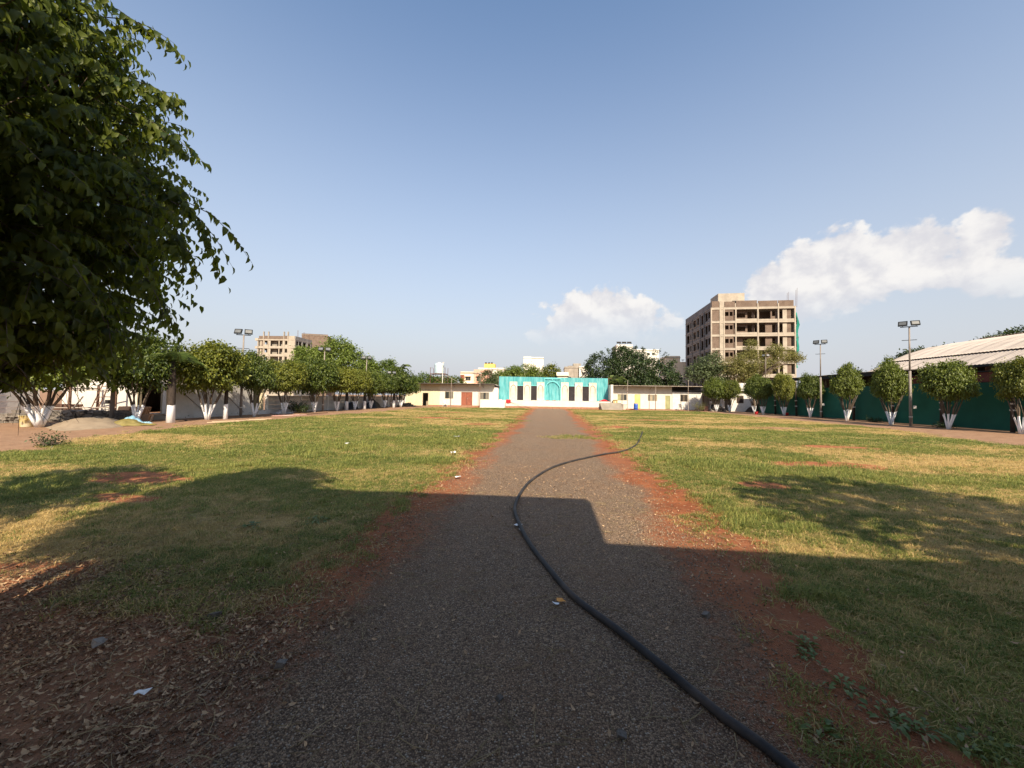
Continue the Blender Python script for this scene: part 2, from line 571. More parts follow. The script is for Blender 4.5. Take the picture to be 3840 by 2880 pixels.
def path_outline():
    ys = np.concatenate([np.arange(-0.9, 14, 0.14), np.arange(14, 54.4, 0.4)])
    ts = np.linspace(0, 1, 44)
    jl = (fbm(ys * 0.9, ys * 0 + 3, 4) - 0.5) * 0.9
    jr = (fbm(ys * 0.9, ys * 0 + 8, 4) - 0.5) * 0.9
    L, Rr = edge_l(ys) - 0.35 + jl, edge_r(ys) + 0.35 + jr
    X = L[:, None] + (Rr - L)[:, None] * ts[None]
    Y = np.repeat(ys[:, None], len(ts), 1)
    Zp = relief(X, Y) + 0.004 + 0.012 * np.sin(np.pi * ts)[None]
    V = np.stack([X.ravel(), Y.ravel(), Zp.ravel()], 1)
    nx, ny = len(ts), len(ys)
    i = (np.arange(ny - 1)[:, None] * nx + np.arange(nx - 1)[None]).ravel()
    me = np_mesh('path', V, np.stack([i, i + 1, i + nx + 1, i + nx], 1), path_mat(), smooth=True)
    dl = X - edge_l(Y)
    dr = edge_r(Y) - X
    # gravel thins out into red earth towards both edges
    wl = np.interp(Y, [0, 4, 8, 60], [0.2, 0.45, 0.35, 0.4])
    wr = np.interp(Y, [0, 2.5, 3.2, 6, 10, 60], [0.2, 0.4, 0.6, 0.55, 0.45, 0.45])
    wob = (fbm(X * 1.5, Y * 1.0, 4) - 0.5)
    gr = np.minimum(sstep(dl - wl + wob * 0.9, -0.35, 0.75), sstep(dr - wr + wob * 0.9, -0.35, 0.75))
    for k, a in (('gravel', gr), ('red', redness(X, Y))):
        at = me.attributes.new(k, 'FLOAT', 'POINT')
        at.data.foreach_set('value', np.ascontiguousarray(a, dtype=np.float32).ravel())
    return me


path = inst('path', path_outline())
tag(path, kind='structure')

# ---- scattered stuff: point meshes instanced through geometry nodes


def scatter(name, P, rotz, tilt, sc, kind, srcs, mesh_mat=None):
    me = bpy.data.meshes.new(name)
    me.vertices.add(len(P))
    me.vertices.foreach_set('co', np.ascontiguousarray(P, dtype=np.float32).ravel())
    rot = np.stack([tilt[:, 0], tilt[:, 1], rotz], 1)
    a = me.attributes.new('rot', 'FLOAT_VECTOR', 'POINT')
    a.data.foreach_set('vector', np.ascontiguousarray(rot, dtype=np.float32).ravel())
    a = me.attributes.new('sc', 'FLOAT', 'POINT')
    a.data.foreach_set('value', np.ascontiguousarray(sc, dtype=np.float32))
    a = me.attributes.new('kind', 'INT', 'POINT')
    a.data.foreach_set('value', np.ascontiguousarray(kind, dtype=np.int32))
    me.update()
    ob = inst(name, me)
    tr = bpy.data.node_groups.new(name + '_scatter', 'GeometryNodeTree')
    tr.interface.new_socket('Geometry', in_out='INPUT', socket_type='NodeSocketGeometry')
    tr.interface.new_socket('Geometry', in_out='OUTPUT', socket_type='NodeSocketGeometry')
    n = tr.nodes
    gi, go = n.new('NodeGroupInput'), n.new('NodeGroupOutput')
    iop = n.new('GeometryNodeInstanceOnPoints')
    tr.links.new(gi.outputs[0], iop.inputs['Points'])
    jn = n.new('GeometryNodeJoinGeometry')
    for s in reversed(srcs):
        oi = n.new('GeometryNodeObjectInfo')
        oi.inputs['Object'].default_value = s
        oi.inputs['As Instance'].default_value = True
        tr.links.new(oi.outputs['Geometry'], jn.inputs[0])
    tr.links.new(jn.outputs[0], iop.inputs['Instance'])
    iop.inputs['Pick Instance'].default_value = True

    def na(nm, t):
        q = n.new('GeometryNodeInputNamedAttribute')
        q.data_type = t
        q.inputs[0].default_value = nm
        return q.outputs[0]
    tr.links.new(na('kind', 'INT'), iop.inputs['Instance Index'])
    tr.links.new(na('rot', 'FLOAT_VECTOR'), iop.inputs['Rotation'])
    tr.links.new(na('sc', 'FLOAT'), iop.inputs['Scale'])
    tr.links.new(iop.outputs[0], go.inputs[0])
    md = ob.modifiers.new('scatter', 'NODES')
    md.node_group = tr
    return ob


def grass_mat(name, green, straw, bias):
    m, N, out = newmat(name)
    g = N.n('ShaderNodeNewGeometry')
    pos = g.outputs['Position']
    st = N.n('ShaderNodeVectorMath', {0: pos, 1: (0.45, 1.0, 0.0)}, operation='MULTIPLY').outputs[0]
    f = N.m('ADD', N.m('MULTIPLY', N.noise(st, 0.5, 5, 0.65), 1.1), N.m('MULTIPLY', g.outputs['Random Per Island'], 0.55))
    oi = N.n('ShaderNodeObjectInfo').outputs['Random']
    f = N.m('ADD', f, N.m('MULTIPLY', oi, 0.3))
    f = N.mr(f, 0.62 + bias, 1.22 + bias)
    col = N.mix(f, green, straw)
    b = N.n('ShaderNodeBsdfPrincipled', {'Base Color': col, 'Roughness': 0.6, 'Specular IOR Level': 0.2})
    t = N.n('ShaderNodeBsdfTranslucent', {'Color': col})
    mx = N.n('ShaderNodeMixShader', {0: 0.42, 1: b.outputs[0], 2: t.outputs[0]})
    N.link(mx.outputs[0], out.inputs[0])
    return m


def grass_clump(name, nb, spread, hmin, hmax, w, lean, m, seed, loc):
    r = np.random.default_rng(seed)
    V, F = [], []
    for k in range(nb):
        a, d = r.random() * 6.283, spread * math.sqrt(r.random())
        bx, by = d * math.cos(a), d * math.sin(a)
        h = hmin + (hmax - hmin) * r.random()
        la = r.random() * 6.283
        ln = lean * (0.3 + r.random()) * h
        dx, dy = math.cos(la) * ln, math.sin(la) * ln
        px, py = -math.sin(la + r.normal() * 0.6) * w / 2, math.cos(la + r.normal() * 0.6) * w / 2
        i = len(V)
        V += [(bx - px, by - py, -0.01), (bx + px, by + py, -0.01), (bx + dx * 0.35 + px * 0.8, by + dy * 0.35 + py * 0.8, h * 0.62),
              (bx + dx * 0.35 - px * 0.8, by + dy * 0.35 - py * 0.8, h * 0.62), (bx + dx, by + dy, h * (0.95 - 0.35 * lean * r.random()))]
        F += [(i, i + 1, i + 2), (i, i + 2, i + 3), (i + 3, i + 2, i + 4)]
    o = inst(name, np_mesh(name, np.array(V), np.array(F), m), None, loc)
    tag(o, kind='stuff')
    return o


g_green = grass_mat('grass_green', (0.112, 0.168, 0.036), (0.345, 0.340, 0.095), 0.05)
g_dry = grass_mat('grass_dry', (0.270, 0.240, 0.078), (0.580, 0.430, 0.185), -0.06)
zg = lambda x, y: float(relief(np.array([x]), np.array([y]))[0])
clumps = [grass_clump('grass_clump', 22, 0.080, 0.020, 0.060, 0.0052, 1.7, g_green, 1, (-6.0, 9.0, zg(-6, 9))),
          grass_clump('grass_clump', 22, 0.090, 0.016, 0.050, 0.0048, 2.2, g_dry, 2, (6.0, 9.0, zg(6, 9))),
          grass_clump('grass_clump', 20, 0.070, 0.040, 0.115, 0.0066, 1.4, g_green, 3, (3.2, 2.6, zg(3.2, 2.6))),
          grass_clump('grass_clump', 40, 0.26, 0.020, 0.060, 0.0100, 1.5, g_green, 4, (-7.0, 20.0, zg(-7, 20))),
          grass_clump('grass_clump', 40, 0.28, 0.015, 0.045, 0.0095, 1.9, g_dry, 5, (7.0, 20.0, zg(7, 20)))]

FWD = np.array([-math.sin(rad(5.77)), math.cos(rad(5.77))])
RGT = np.array([FWD[1], -FWD[0]])


def in_view(x, y, margin=0.12):
    d = x * FWD[0] + y * FWD[1]
    l = x * RGT[0] + y * RGT[1]
    return (d > 0.6) & (np.abs(l) < d * (1.331 + margin) + 0.7)


def sample_pts(n_per_m2, x0, x1, y0, y1, r):
    n = int(n_per_m2 * (x1 - x0) * (y1 - y0))
    x, y = r.uniform(x0, x1, n), r.uniform(y0, y1, n)
    k = in_view(x, y)
    return x[k], y[k]


def make_grass():
    r = np.random.default_rng(21)
    Ps, Rz, Sc, Kd = [], [], [], []
    for dens, x0, x1, y0, y1, big in ((620, -8, 7, 1.2, 4.5, 0), (420, -15.5, 13, 4.5, 9, 0), (170, -20, 21, 9, 16, 0), (34, -22, 22, 16, 30, 1), (20, -20, 22, 30, 54, 1)):
        x, y = sample_pts(dens, x0, x1, y0, y1, r)
        lm = lawn_mask(x, y)
        dm = dry_mask(x, y)
        keep = r.random(len(x)) < lm * (0.45 + 0.55 * (1 - dm)) * (0.35 + 0.9 * fbm(x * 2.2, y * 2.2, 3))
        x, y, dm = x[keep], y[keep], dm[keep]
        k = (r.random(len(x)) < 0.15 + 0.8 * dm).astype(int)
        if big:
            k = k + 3
            s = r.uniform(0.8, 1.5, len(x))
        else:
            lush = (dm < 0.18) & (fbm(x * 1.1 + 4, y * 1.1, 3) > 0.52) & (r.random(len(x)) < 0.5)
            k[lush] = 2
            s = r.uniform(0.6, 1.25, len(x)) * np.where(y > 9, 1.35, 1.0)
        Ps.append(np.stack([x, y, relief(x, y)], 1))
        Rz.append(r.uniform(0, 6.283, len(x)))
        Sc.append(s)
        Kd.append(k)
    P = np.concatenate(Ps)
    n = len(P)
    o = scatter('grass', P, np.concatenate(Rz), np.zeros((n, 2)), np.concatenate(Sc), np.concatenate(Kd), clumps)
    tag(o, 'short patchy green and straw coloured grass of the lawn', 'grass', kind='stuff')


make_grass()

# gravel stones
m_peb = mat('pebble', (0.305, 0.214, 0.140), (0.112, 0.079, 0.055), 30, 0.85, 0, island=0.45)
m_pale = mat('pale_pebble', (0.40, 0.34, 0.27), (0.26, 0.22, 0.18), 30, 0.8, 0, island=0.3)


def pebble(name, m, seed, r0, loc):
    r = np.random.default_rng(seed)
    b = MB()
    b.lathe([(0.35, -0.55), (0.95, -0.2), (0.9, 0.3), (0.4, 0.62)], 6)
    b.v = [(p[0] * r0 * r.uniform(0.75, 1.25), p[1] * r0 * 0.8 * r.uniform(0.75, 1.25), p[2] * r0 * 0.7 * r.uniform(0.8, 1.2)) for p in b.v]
    o = b.build(name, m, None, True, loc)
    tag(o, kind='stuff')
    return o


pebs = [pebble('gravel_stone', m_peb, 1, 0.0065, (0.3, 3.0, 0.02)), pebble('gravel_stone', m_peb, 2, 0.0085, (-0.6, 3.4, 0.02)),
        pebble('gravel_stone', m_pale, 3, 0.0065, (-0.9, 2.8, 0.02))]


def make_gravel():
    r = np.random.default_rng(5)
    Ps, Sc = [], []
    for dens, y0, y1, s in ((3400, 1.4, 3.2, 0.8), (1700, 3.2, 5.5, 0.95), (420, 5.5, 9.5, 1.1), (90, 9.5, 16, 1.4)):
        x, y = sample_pts(dens, -2.4, 2.4, y0, y1, r)
        dl, dr = x - edge_l(y) - 0.2, edge_r(y) - 0.35 - x
        wob = (fbm(x * 1.5, y, 4) - 0.5) * 0.9
        p = np.minimum(sstep(dl + wob, -0.3, 0.35), sstep(dr + wob, -0.3, 0.35))
        k = r.random(len(x)) < p * (0.4 + fbm(x * 3, y * 3, 2))
        x, y = x[k], y[k]
        Ps.append(np.stack([x, y, relief(x, y) + 0.013], 1))
        Sc.append(r.uniform(0.5, 1.35, len(x)) * s)
    P = np.concatenate(Ps)
    n = len(P)
    k = np.where(r.random(n) < 0.035, 2, r.integers(0, 2, n))
    o = scatter('gravel', P, r.uniform(0, 6.28, n), r.normal(0, 0.5, (n, 2)), np.concatenate(Sc), k, pebs)
    tag(o, 'loose dark grey gravel on the path', 'gravel', kind='stuff')


make_gravel()

# fallen leaves and straw
m_dl1 = mat('dead_leaf_tan', (0.48, 0.325, 0.19), (0.30, 0.19, 0.105), 25, 0.8, island=0.3)
m_dl2 = mat('dead_leaf_brown', (0.215, 0.125, 0.070), (0.125, 0.070, 0.040), 25, 0.8, island=0.3)
m_straw = mat('straw', (0.33, 0.26, 0.14), (0.22, 0.16, 0.08), 25, 0.8, island=0.25)


def dead_leaf(name, m, seed, L, curl, loc):
    r = np.random.default_rng(seed)
    b = MB()
    rows = []
    for t, w in ((0.0, 0.05), (0.3, 0.40), (0.65, 0.32), (1.0, 0.02)):
        z = curl * L * (t - 0.5) ** 2 * 2
        row = []
        for s in (-1, 0, 1):
            row.append((L * (t - 0.5), s * w * L * 0.5, z + abs(s) * w * L * curl * 0.6 + 0.003 + r.normal() * 0.003))
        rows.append(row)
    vs = [p for row in rows for p in row]
    fs = [(i * 3 + j, (i + 1) * 3 + j, (i + 1) * 3 + j + 1, i * 3 + j + 1) for i in range(3) for j in range(2)]
    b.add(vs, fs)
    o = b.build(name, m, None, True, loc)
    tag(o, kind='stuff')
    return o


leaf_src = [dead_leaf('fallen_leaf', m_dl1, 1, 0.048, 0.6, (-2.6, 2.0, 0.01)), dead_leaf('fallen_leaf', m_dl2, 2, 0.044, 1.0, (-2.4, 2.3, 0.01)),
            dead_leaf('fallen_leaf', m_dl1, 3, 0.040, -0.4, (-2.8, 2.4, 0.02))]
sb = MB()
sb.tube([(-0.06, 0, 0.003), (0.0, 0.006, 0.004), (0.06, -0.004, 0.004)], 0.0014, 3)
straw_src = sb.build('straw_stalk', m_straw, None, False, (-1.2, 2.6, 0.012))
tag(straw_src, kind='stuff')


def make_litter():
    r = np.random.default_rng(9)
    Ps = []

    def put(dens, x0, x1, y0, y1, pf, dz):
        x, y = sample_pts(dens, x0, x1, y0, y1, r)
        k = r.random(len(x)) < pf(x, y)
        x, y = x[k], y[k]
        Ps.append(np.stack([x, y, relief(x, y) + dz], 1))
    # deep litter on the bare corner, a fringe along both path edges, strays elsewhere
    put(3200, -5.5, -1.3, 1.3, 3.9, lambda x, y: sstep(3.0 - y - 0.1 * (x + 2) + (fbm(x * 2, y * 2) - 0.5) * 1.2, -0.3, 0.6) * sstep(-1.5 - x - 0.25 * (2 - y) + (fbm(x * 3, y * 3) - 0.5) * 0.8, -0.2, 0.4) * (0.25 + 0.9 * fbm(x * 2.5, y * 2.5)), 0.008)
    put(480, -3.4, -1.4, 2.3, 7.0, lambda x, y: np.exp(-((x - edge_l(y) + 0.2) / 0.5) ** 2) * fbm(x * 2, y * 2), 0.012)
    put(300, 1.3, 3.2, 2.0, 6.0, lambda x, y: np.exp(-((x - edge_r(y) - 0.1) / 0.4) ** 2) * fbm(x * 2, y * 2), 0.012)
    put(280, -2.2, 2.2, 1.4, 9, lambda x, y: 0.15 + 0.8 * fbm(x * 2, y * 2) ** 2, 0.018)
    put(10, 1.5, 8, 1.3, 6, lambda x, y: 0.6 + 0 * x, 0.045)
    put(7, -9, -2, 2.5, 10, lambda x, y: 0.6 + 0 * x, 0.045)
    P = np.concatenate(Ps)
    n = len(P)
    o = scatter('dry_leaves', P, r.uniform(0, 6.28, n), r.normal(0, 0.25, (n, 2)), r.uniform(0.35, 0.9, n), r.integers(0, 3, n), leaf_src)
    tag(o, 'brown fallen leaves strewn over the bare earth and gravel', 'leaves', kind='stuff')
    x, y = sample_pts(230, -5, 2.6, 1.3, 6.5, r)
    k = r.random(len(x)) < fbm(x * 1.7, y * 1.7) * np.where(x < -1.2, 1.0, 0.45)
    x, y = x[k], y[k]
    n = len(x)
    o = scatter('straw', np.stack([x, y, relief(x, y) + 0.018], 1), r.uniform(0, 6.28, n), r.normal(0, 0.06, (n, 2)), r.uniform(0.4, 1.5, n), np.zeros(n, int), [straw_src])
    tag(o, 'loose straw and thin twigs lying on gravel and earth', 'straw', kind='stuff')


make_litter()

# ------------------------------------------------------------------ building materials
m_white = mat('white_render', (0.60, 0.565, 0.51), (0.53, 0.50, 0.45), 2.0, 0.85, 0.25, 25, dirt=(0.45, 0.40, 0.33), dscale=1.1, dthr=(0.52, 0.8), damt=0.35, streak=True)
m_white2 = mat('whitewash', (0.62, 0.60, 0.57), (0.52, 0.50, 0.47), 4.0, 0.9, 0.6, 12, dirt=(0.38, 0.35, 0.31), dscale=2.0, dthr=(0.55, 0.8), damt=0.4)
m_plaster = mat('grey_white_plaster', (0.60, 0.58, 0.55), (0.50, 0.48, 0.45), 1.5, 0.9, 0.6, 9, dirt=(0.30, 0.27, 0.24), dscale=1.3, dthr=(0.55, 0.8), damt=0.4, streak=True)
m_cream = mat('cream_sheet', (0.60, 0.53, 0.37), (0.53, 0.47, 0.33), 1.0, 0.5, 0, dirt=(0.45, 0.36, 0.24), dscale=1.5, damt=0.35, streak=True)
m_conc = mat('raw_concrete', (0.33, 0.295, 0.25), (0.24, 0.215, 0.18), 0.9, 0.92, 0.4, 6, dirt=(0.17, 0.145, 0.12), dscale=0.6, dthr=(0.5, 0.75), damt=0.6, streak=True)
m_conc_l = mat('pale_concrete', (0.40, 0.35, 0.285), (0.30, 0.262, 0.215), 0.8, 0.92, 0.4, 6, dirt=(0.25, 0.21, 0.17), dscale=0.5, dthr=(0.52, 0.78), damt=0.5, streak=True)
m_dark = mat('near_black', (0.030, 0.028, 0.027), (0.018, 0.017, 0.016), 2, 0.9)
m_black = mat('black_cloth', (0.032, 0.026, 0.028), (0.020, 0.016, 0.018), 1.5, 0.85)
m_roof = mat('dark_roof_sheet', (0.10, 0.085, 0.078), (0.06, 0.052, 0.048), 2, 0.7, dirt=(0.16, 0.10, 0.06), damt=0.5)
m_steel = mat('weathered_pole', (0.38, 0.33, 0.28), (0.26, 0.22, 0.185), 3, 0.6, dirt=(0.30, 0.17, 0.10), dscale=3, damt=0.5, metal=0.2)
m_rust = mat('rusty_pipe', (0.16, 0.085, 0.055), (0.085, 0.05, 0.038), 4, 0.8)
m_brown = mat('red_brown_door', (0.26, 0.085, 0.05), (0.20, 0.065, 0.04), 1.5, 0.6, dirt=(0.36, 0.20, 0.13), dscale=2.5, damt=0.35)
m_yel = mat('yellow_door', (0.72, 0.52, 0.16), (0.62, 0.44, 0.13), 2, 0.6, dirt=(0.75, 0.65, 0.4), damt=0.4)
m_glass = mat('dark_pane', (0.045, 0.05, 0.05), (0.03, 0.034, 0.035), 1, 0.12, spec=0.6)
m_pane2 = mat('frosted_pane', (0.17, 0.16, 0.135), (0.13, 0.12, 0.10), 1, 0.3, spec=0.5)
m_frame = mat('window_frame', (0.32, 0.28, 0.20), (0.25, 0.21, 0.15), 3, 0.6)
m_olive = mat('olive_panel', (0.30, 0.30, 0.15), (0.22, 0.22, 0.11), 2, 0.7)
m_earth = mat('red_earth_plinth', (0.34, 0.19, 0.12), (0.24, 0.13, 0.08), 4, 0.95, 0.5, 20)
m_stone = mat('rubble_stone', (0.20, 0.175, 0.15), (0.12, 0.105, 0.09), 3, 0.9, 0.6, 20, island=0.35)
m_pinkw = mat('pinkish_panel', (0.74, 0.64, 0.60), (0.68, 0.58, 0.55), 2, 0.85)


def brick_mat(name, c1, c2, mortar, scale):
    m, N, out = newmat(name)
    tc = N.n('ShaderNodeTexCoord').outputs['Object']
    sp = N.n('ShaderNodeSeparateXYZ', {0: tc})
    v = N.n('ShaderNodeCombineXYZ', {0: N.m('ADD', sp.outputs[0], sp.outputs[1]), 1: sp.outputs[2], 2: 0.0}).outputs[0]
    b = N.n('ShaderNodeTexBrick', {'Vector': v, 'Color1': (*c1, 1), 'Color2': (*c2, 1), 'Mortar': (*mortar, 1), 'Scale': scale, 'Mortar Size': 0.018, 'Bias': 0.1, 'Brick Width': 0.5, 'Row Height': 0.22})
    col = N.mix(N.mr(N.noise(tc, 0.8, 5, 0.65), 0.4, 0.75, 0.0, 0.55), b.outputs[0], tuple(c * 0.55 for c in c2))
    col = N.mix(N.mr(N.noise(tc, 2.7, 4, 0.6), 0.58, 0.75, 0.0, 0.5), col, mortar)
    p = N.n('ShaderNodeBsdfPrincipled', {'Base Color': col, 'Roughness': 0.95, 'Specular IOR Level': 0.1})
    N.link(p.outputs[0], out.inputs[0])
    return m


m_brick = brick_mat('clay_brick', (0.170, 0.120, 0.094), (0.130, 0.092, 0.073), (0.23, 0.19, 0.150), 2.2)


def cloth_mat(name, c1, c2, rough=0.75):
    m, N, out = newmat(name)
    tc = N.n('ShaderNodeTexCoord').outputs['Object']
    st = N.n('ShaderNodeVectorMath', {0: tc, 1: (3.2, 1.0, 0.35)}, operation='MULTIPLY').outputs[0]
    col = N.mix(N.mr(N.noise(st, 2.2, 5, 0.65), 0.35, 0.7), c1, c2)
    p = N.n('ShaderNodeBsdfPrincipled', {'Base Color': col, 'Roughness': rough, 'Specular IOR Level': 0.2})
    t = N.n('ShaderNodeBsdfTranslucent', {'Color': col})
    mx = N.n('ShaderNodeMixShader', {0: 0.15, 1: p.outputs[0], 2: t.outputs[0]})
    N.link(mx.outputs[0], out.inputs[0])
    return m


m_teal = cloth_mat('turquoise_cloth', (0.065, 0.31, 0.34), (0.17, 0.43, 0.45))
m_tealp = mat('turquoise_tube', (0.20, 0.60, 0.60), (0.14, 0.52, 0.53), 3, 0.6)
m_offw = mat('offwhite_panel', (0.62, 0.57, 0.50), (0.53, 0.47, 0.38), 1.6, 0.8, dirt=(0.62, 0.50, 0.36), dscale=1.2, damt=0.35, streak=True)


def window(parent, x0, x1, z0, z1, y, panes=2, depth=0.06, mats=None, grille=0):
    """window set into an opening whose outer face is at y"""
    w = MB()
    t = 0.05
    w.box(x0, x1, y + 0.02, y + 0.08, z0, z0 + t)
    w.box(x0, x1, y + 0.02, y + 0.08, z1 - t, z1)
    for k in range(panes + 1):
        xc = x0 + (x1 - x0 - t) * k / panes
        w.box(xc, xc + t, y + 0.022, y + 0.082, z0 + t, z1 - t)
    win = w.build('window', m_frame, parent)
    for k in range(panes):
        xa = x0 + (x1 - x0 - t) * k / panes + t
        xb = x0 + (x1 - x0 - t) * (k + 1) / panes
        mm = (mats or [m_glass, m_pane2])[k % len(mats or [1, 2])]
        MB().box(xa, xb, y + 0.045, y + 0.055, z0 + t, z1 - t).build('pane', mm, win)
    for k in range(grille):
        xg = x0 + (x1 - x0) * (k + 1) / (grille + 1)
        MB().box(xg - 0.012, xg + 0.012, y - 0.02, y + 0.004, z0 + 0.01, z1 - 0.01).build('grille_bar', m_rust, win)
    return win


def corrugated(x0, x1, z0, z1, y, pitch=0.25, amp=0.03):
    """ribbed sheet in the xz plane"""
    b = MB()
    xs, x = [], x0
    while x < x1 - 1e-6:
        for d, a in ((0.0, 0), (0.62, 0), (0.70, -amp), (0.92, -amp)):
            if x + d * pitch < x1:
                xs.append((x + d * pitch, y + a))
        x += pitch
    xs.append((x1, y))
    vs = [(a, b_, z) for z in (z0, z1) for (a, b_) in xs]
    n = len(xs)
    return b.add(vs, [(i, i + 1, n + i + 1, n + i) for i in range(n - 1)])


def roof_slab(b, x0, x1, y0, y1, z0, z1, t=0.05):
    """sloping sheet roof, z0 at y0 and z1 at y1"""
    vs = [(x0, y0, z0), (x1, y0, z0), (x1, y1, z1), (x0, y1, z1), (x0, y0, z0 + t), (x1, y0, z0 + t), (x1, y1, z1 + t), (x0, y1, z1 + t)]
    return b.add(vs, [(0, 3, 2, 1), (4, 5, 6, 7), (0, 1, 5, 4), (1, 2, 6, 5), (2, 3, 7, 6), (3, 0, 4, 7)])


FY = 57.5      # front plane of the row of sheds across the far end of the lawn

# ---- shed left of the stage
sh = thing('white_shed', 'long white shed with dark flat roof and red-brown door, left of the turquoise stage', 'shed', (0, 0, 0))
MB().wall('x', -16.9, -8.45, 0.2, 3.38, FY, FY + 0.16, [(-16.1, -14.78, 1.17, 2.26), (-13.55, -11.83, 0.2, 2.23), (-10.65, -9.28, 1.14, 2.2)]).build('wall', m_white, sh)
for xx in (-16.15, -15.25, -13.95, -13.3, -12.45, -11.3, -10.95, -10.1, -9.1):
    MB().box(xx, xx + 0.06, FY - 0.02, FY + 0.004, 2.3, 3.36).build('wall_batten', m_plaster, sh)
for xx in (-14.2, -11.3):
    MB().box(xx, xx + 0.05, FY - 0.018, FY + 0.004, 0.22, 2.28).build('wall_batten', m_plaster, sh)
MB().box(-22.3, -8.45, FY + 4.8, FY + 5.0, 0, 3.1).box(-8.6, -8.45, FY + 0.16, FY + 4.8, 0, 3.2).box(-22.3, -22.15, FY + 0.16, FY + 4.8, 0, 3.2).build('rear_wall', m_plaster, sh)
d = MB().box(-13.53, -11.85, FY + 0.05, FY + 0.1, 0.22, 2.2).build('door', m_brown, sh)
MB().box(-12.71, -12.68, FY + 0.035, FY + 0.05, 0.24, 2.18).build('door_seam', m_dark, d)
MB().box(-12.60, -12.55, FY + 0.01, FY + 0.05, 1.15, 1.3).build('handle', m_steel, d)
window(sh, -16.1, -14.78, 1.17, 2.26, FY)
window(sh, -10.65, -9.28, 1.14, 2.2, FY, mats=[m_pane2, m_glass], panes=3)
c = corrugated(-22.3, -19.57, 0.05, 3.38, FY)
c.build('ribbed_sheet', m_cream, sh)
corrugated(-18.7, -16.9, 0.05, 3.38, FY).build('ribbed_sheet', m_cream, sh)
corrugated(-19.57, -18.7, 2.02, 3.38, FY).build('ribbed_sheet', m_cream, sh)
MB().box(-22.3, -16.9, FY - 0.06, FY - 0.03, 2.46, 2.5).build('seam_strip', m_steel, sh)
MB().box(-19.60, -19.55, FY - 0.03, FY + 0.06, 0.05, 2.02).box(-18.72, -18.67, FY - 0.03, FY + 0.06, 0.05, 2.02).build('door_frame', m_frame, sh)
b = MB()
roof_slab(b, -22.6, -8.3, FY - 1.4, FY + 5.2, 3.40, 3.15, 0.05)
b.build('roof', m_roof, sh)
for k in range(14):
    xa = -22.6 + 14.3 * k / 14
    MB().box(xa + 0.02, xa + 14.3 / 14 - 0.02, FY - 1.43, FY - 1.385, 3.41, 3.49).build('roof_edge_sheet', m_roof, sh)
for xx in (-14.6, -10.15):
    MB().tube([(xx, FY - 1.2, 3.38), (xx, FY, 2.95)], 0.03, 5).tube([(xx, FY - 1.3, 3.36), (xx, FY, 3.3)], 0.025, 5).build('roof_bracket', m_rust, sh)
MB().box(-18.5, -7.9, FY - 0.7, FY + 0.16, -0.05, 0.2).build('plinth', m_earth, sh)
MB().wall('x', -8.45, -7.85, 0.2, 2.95, FY - 0.12, FY + 0.05).build('side_panel', m_pinkw, sh)
bb = MB()
bb.add([(-8.9, FY - 0.5, 3.47), (-7.6, FY - 0.5, 3.12), (-7.6, FY + 2, 3.2), (-8.9, FY + 2, 3.6)], [(0, 1, 2, 3)])
bb.build('torn_roof_sheet', m_conc_l, sh)
# dim things inside the doorway
MB().box(-19.4, -18.8, FY + 1.2, FY + 1.7, 0.0, 0.75).build('counter', m_frame, sh)

# ---- turquoise stage
st = thing('stage', 'white platform stage with turquoise draped backdrop and arched white panels', 'stage', (0, 0, 0))
PY = 55.0
MB().box(-7.4, 8.3, PY, FY + 1.2, 0.27, 1.10).build('platform', m_white, st)
b = MB()
r_ = R
xs = np.linspace(-6.6, 8.0, 60)
for x0_, x1_ in zip(xs[:-1], xs[1:]):
    b.box(x0_, x1_, PY - 0.10 + R.uniform(-0.05, 0.03), PY + 0.3, -0.03, 0.27 + R.uniform(-0.04, 0.02))
b.build('earth_footing', m_earth, st)
# cloth with falling folds, ragged along the foot
nx, nz = 200, 14
V = []
for j in range(nz + 1):
    for i in range(nx + 1):
        x = -7.8 + 16.12 * i / nx
        top = 4.64 - 0.15 * (i / nx)
        zb = 1.14 + 0.05 * math.sin(i * 0.5) + 0.04 * math.sin(i * 1.7)
        z = zb + (top - zb) * j / nz
        a = 0.05 * math.sin(x * 7.1 + math.sin(x * 2.3) * 2) + 0.03 * math.sin(x * 17 + j * 0.25)
        V.append((x, FY + a * (0.4 + 0.6 * (1 - j / nz)) + 0.02 * math.sin(j + x * 3), z))
F = [(j * (nx + 1) + i, j * (nx + 1) + i + 1, (j + 1) * (nx + 1) + i + 1, (j + 1) * (nx + 1) + i) for j in range(nz) for i in range(nx)]
b = MB()
b.add(V, F)
bd = b.build('backdrop_cloth', m_teal, st, True)
b = MB()
b.tube([(-7.9, FY + 0.12, 4.62), (8.9, FY + 0.12, 4.46)], 0.035, 6)
for xx in (-7.85, -4, 0.2, 4.3, 8.4):
    b.tube([(xx, FY + 0.16, 1.0), (xx, FY + 0.16, 4.5)], 0.04, 6)
b.build('backdrop_frame', m_rust, st)
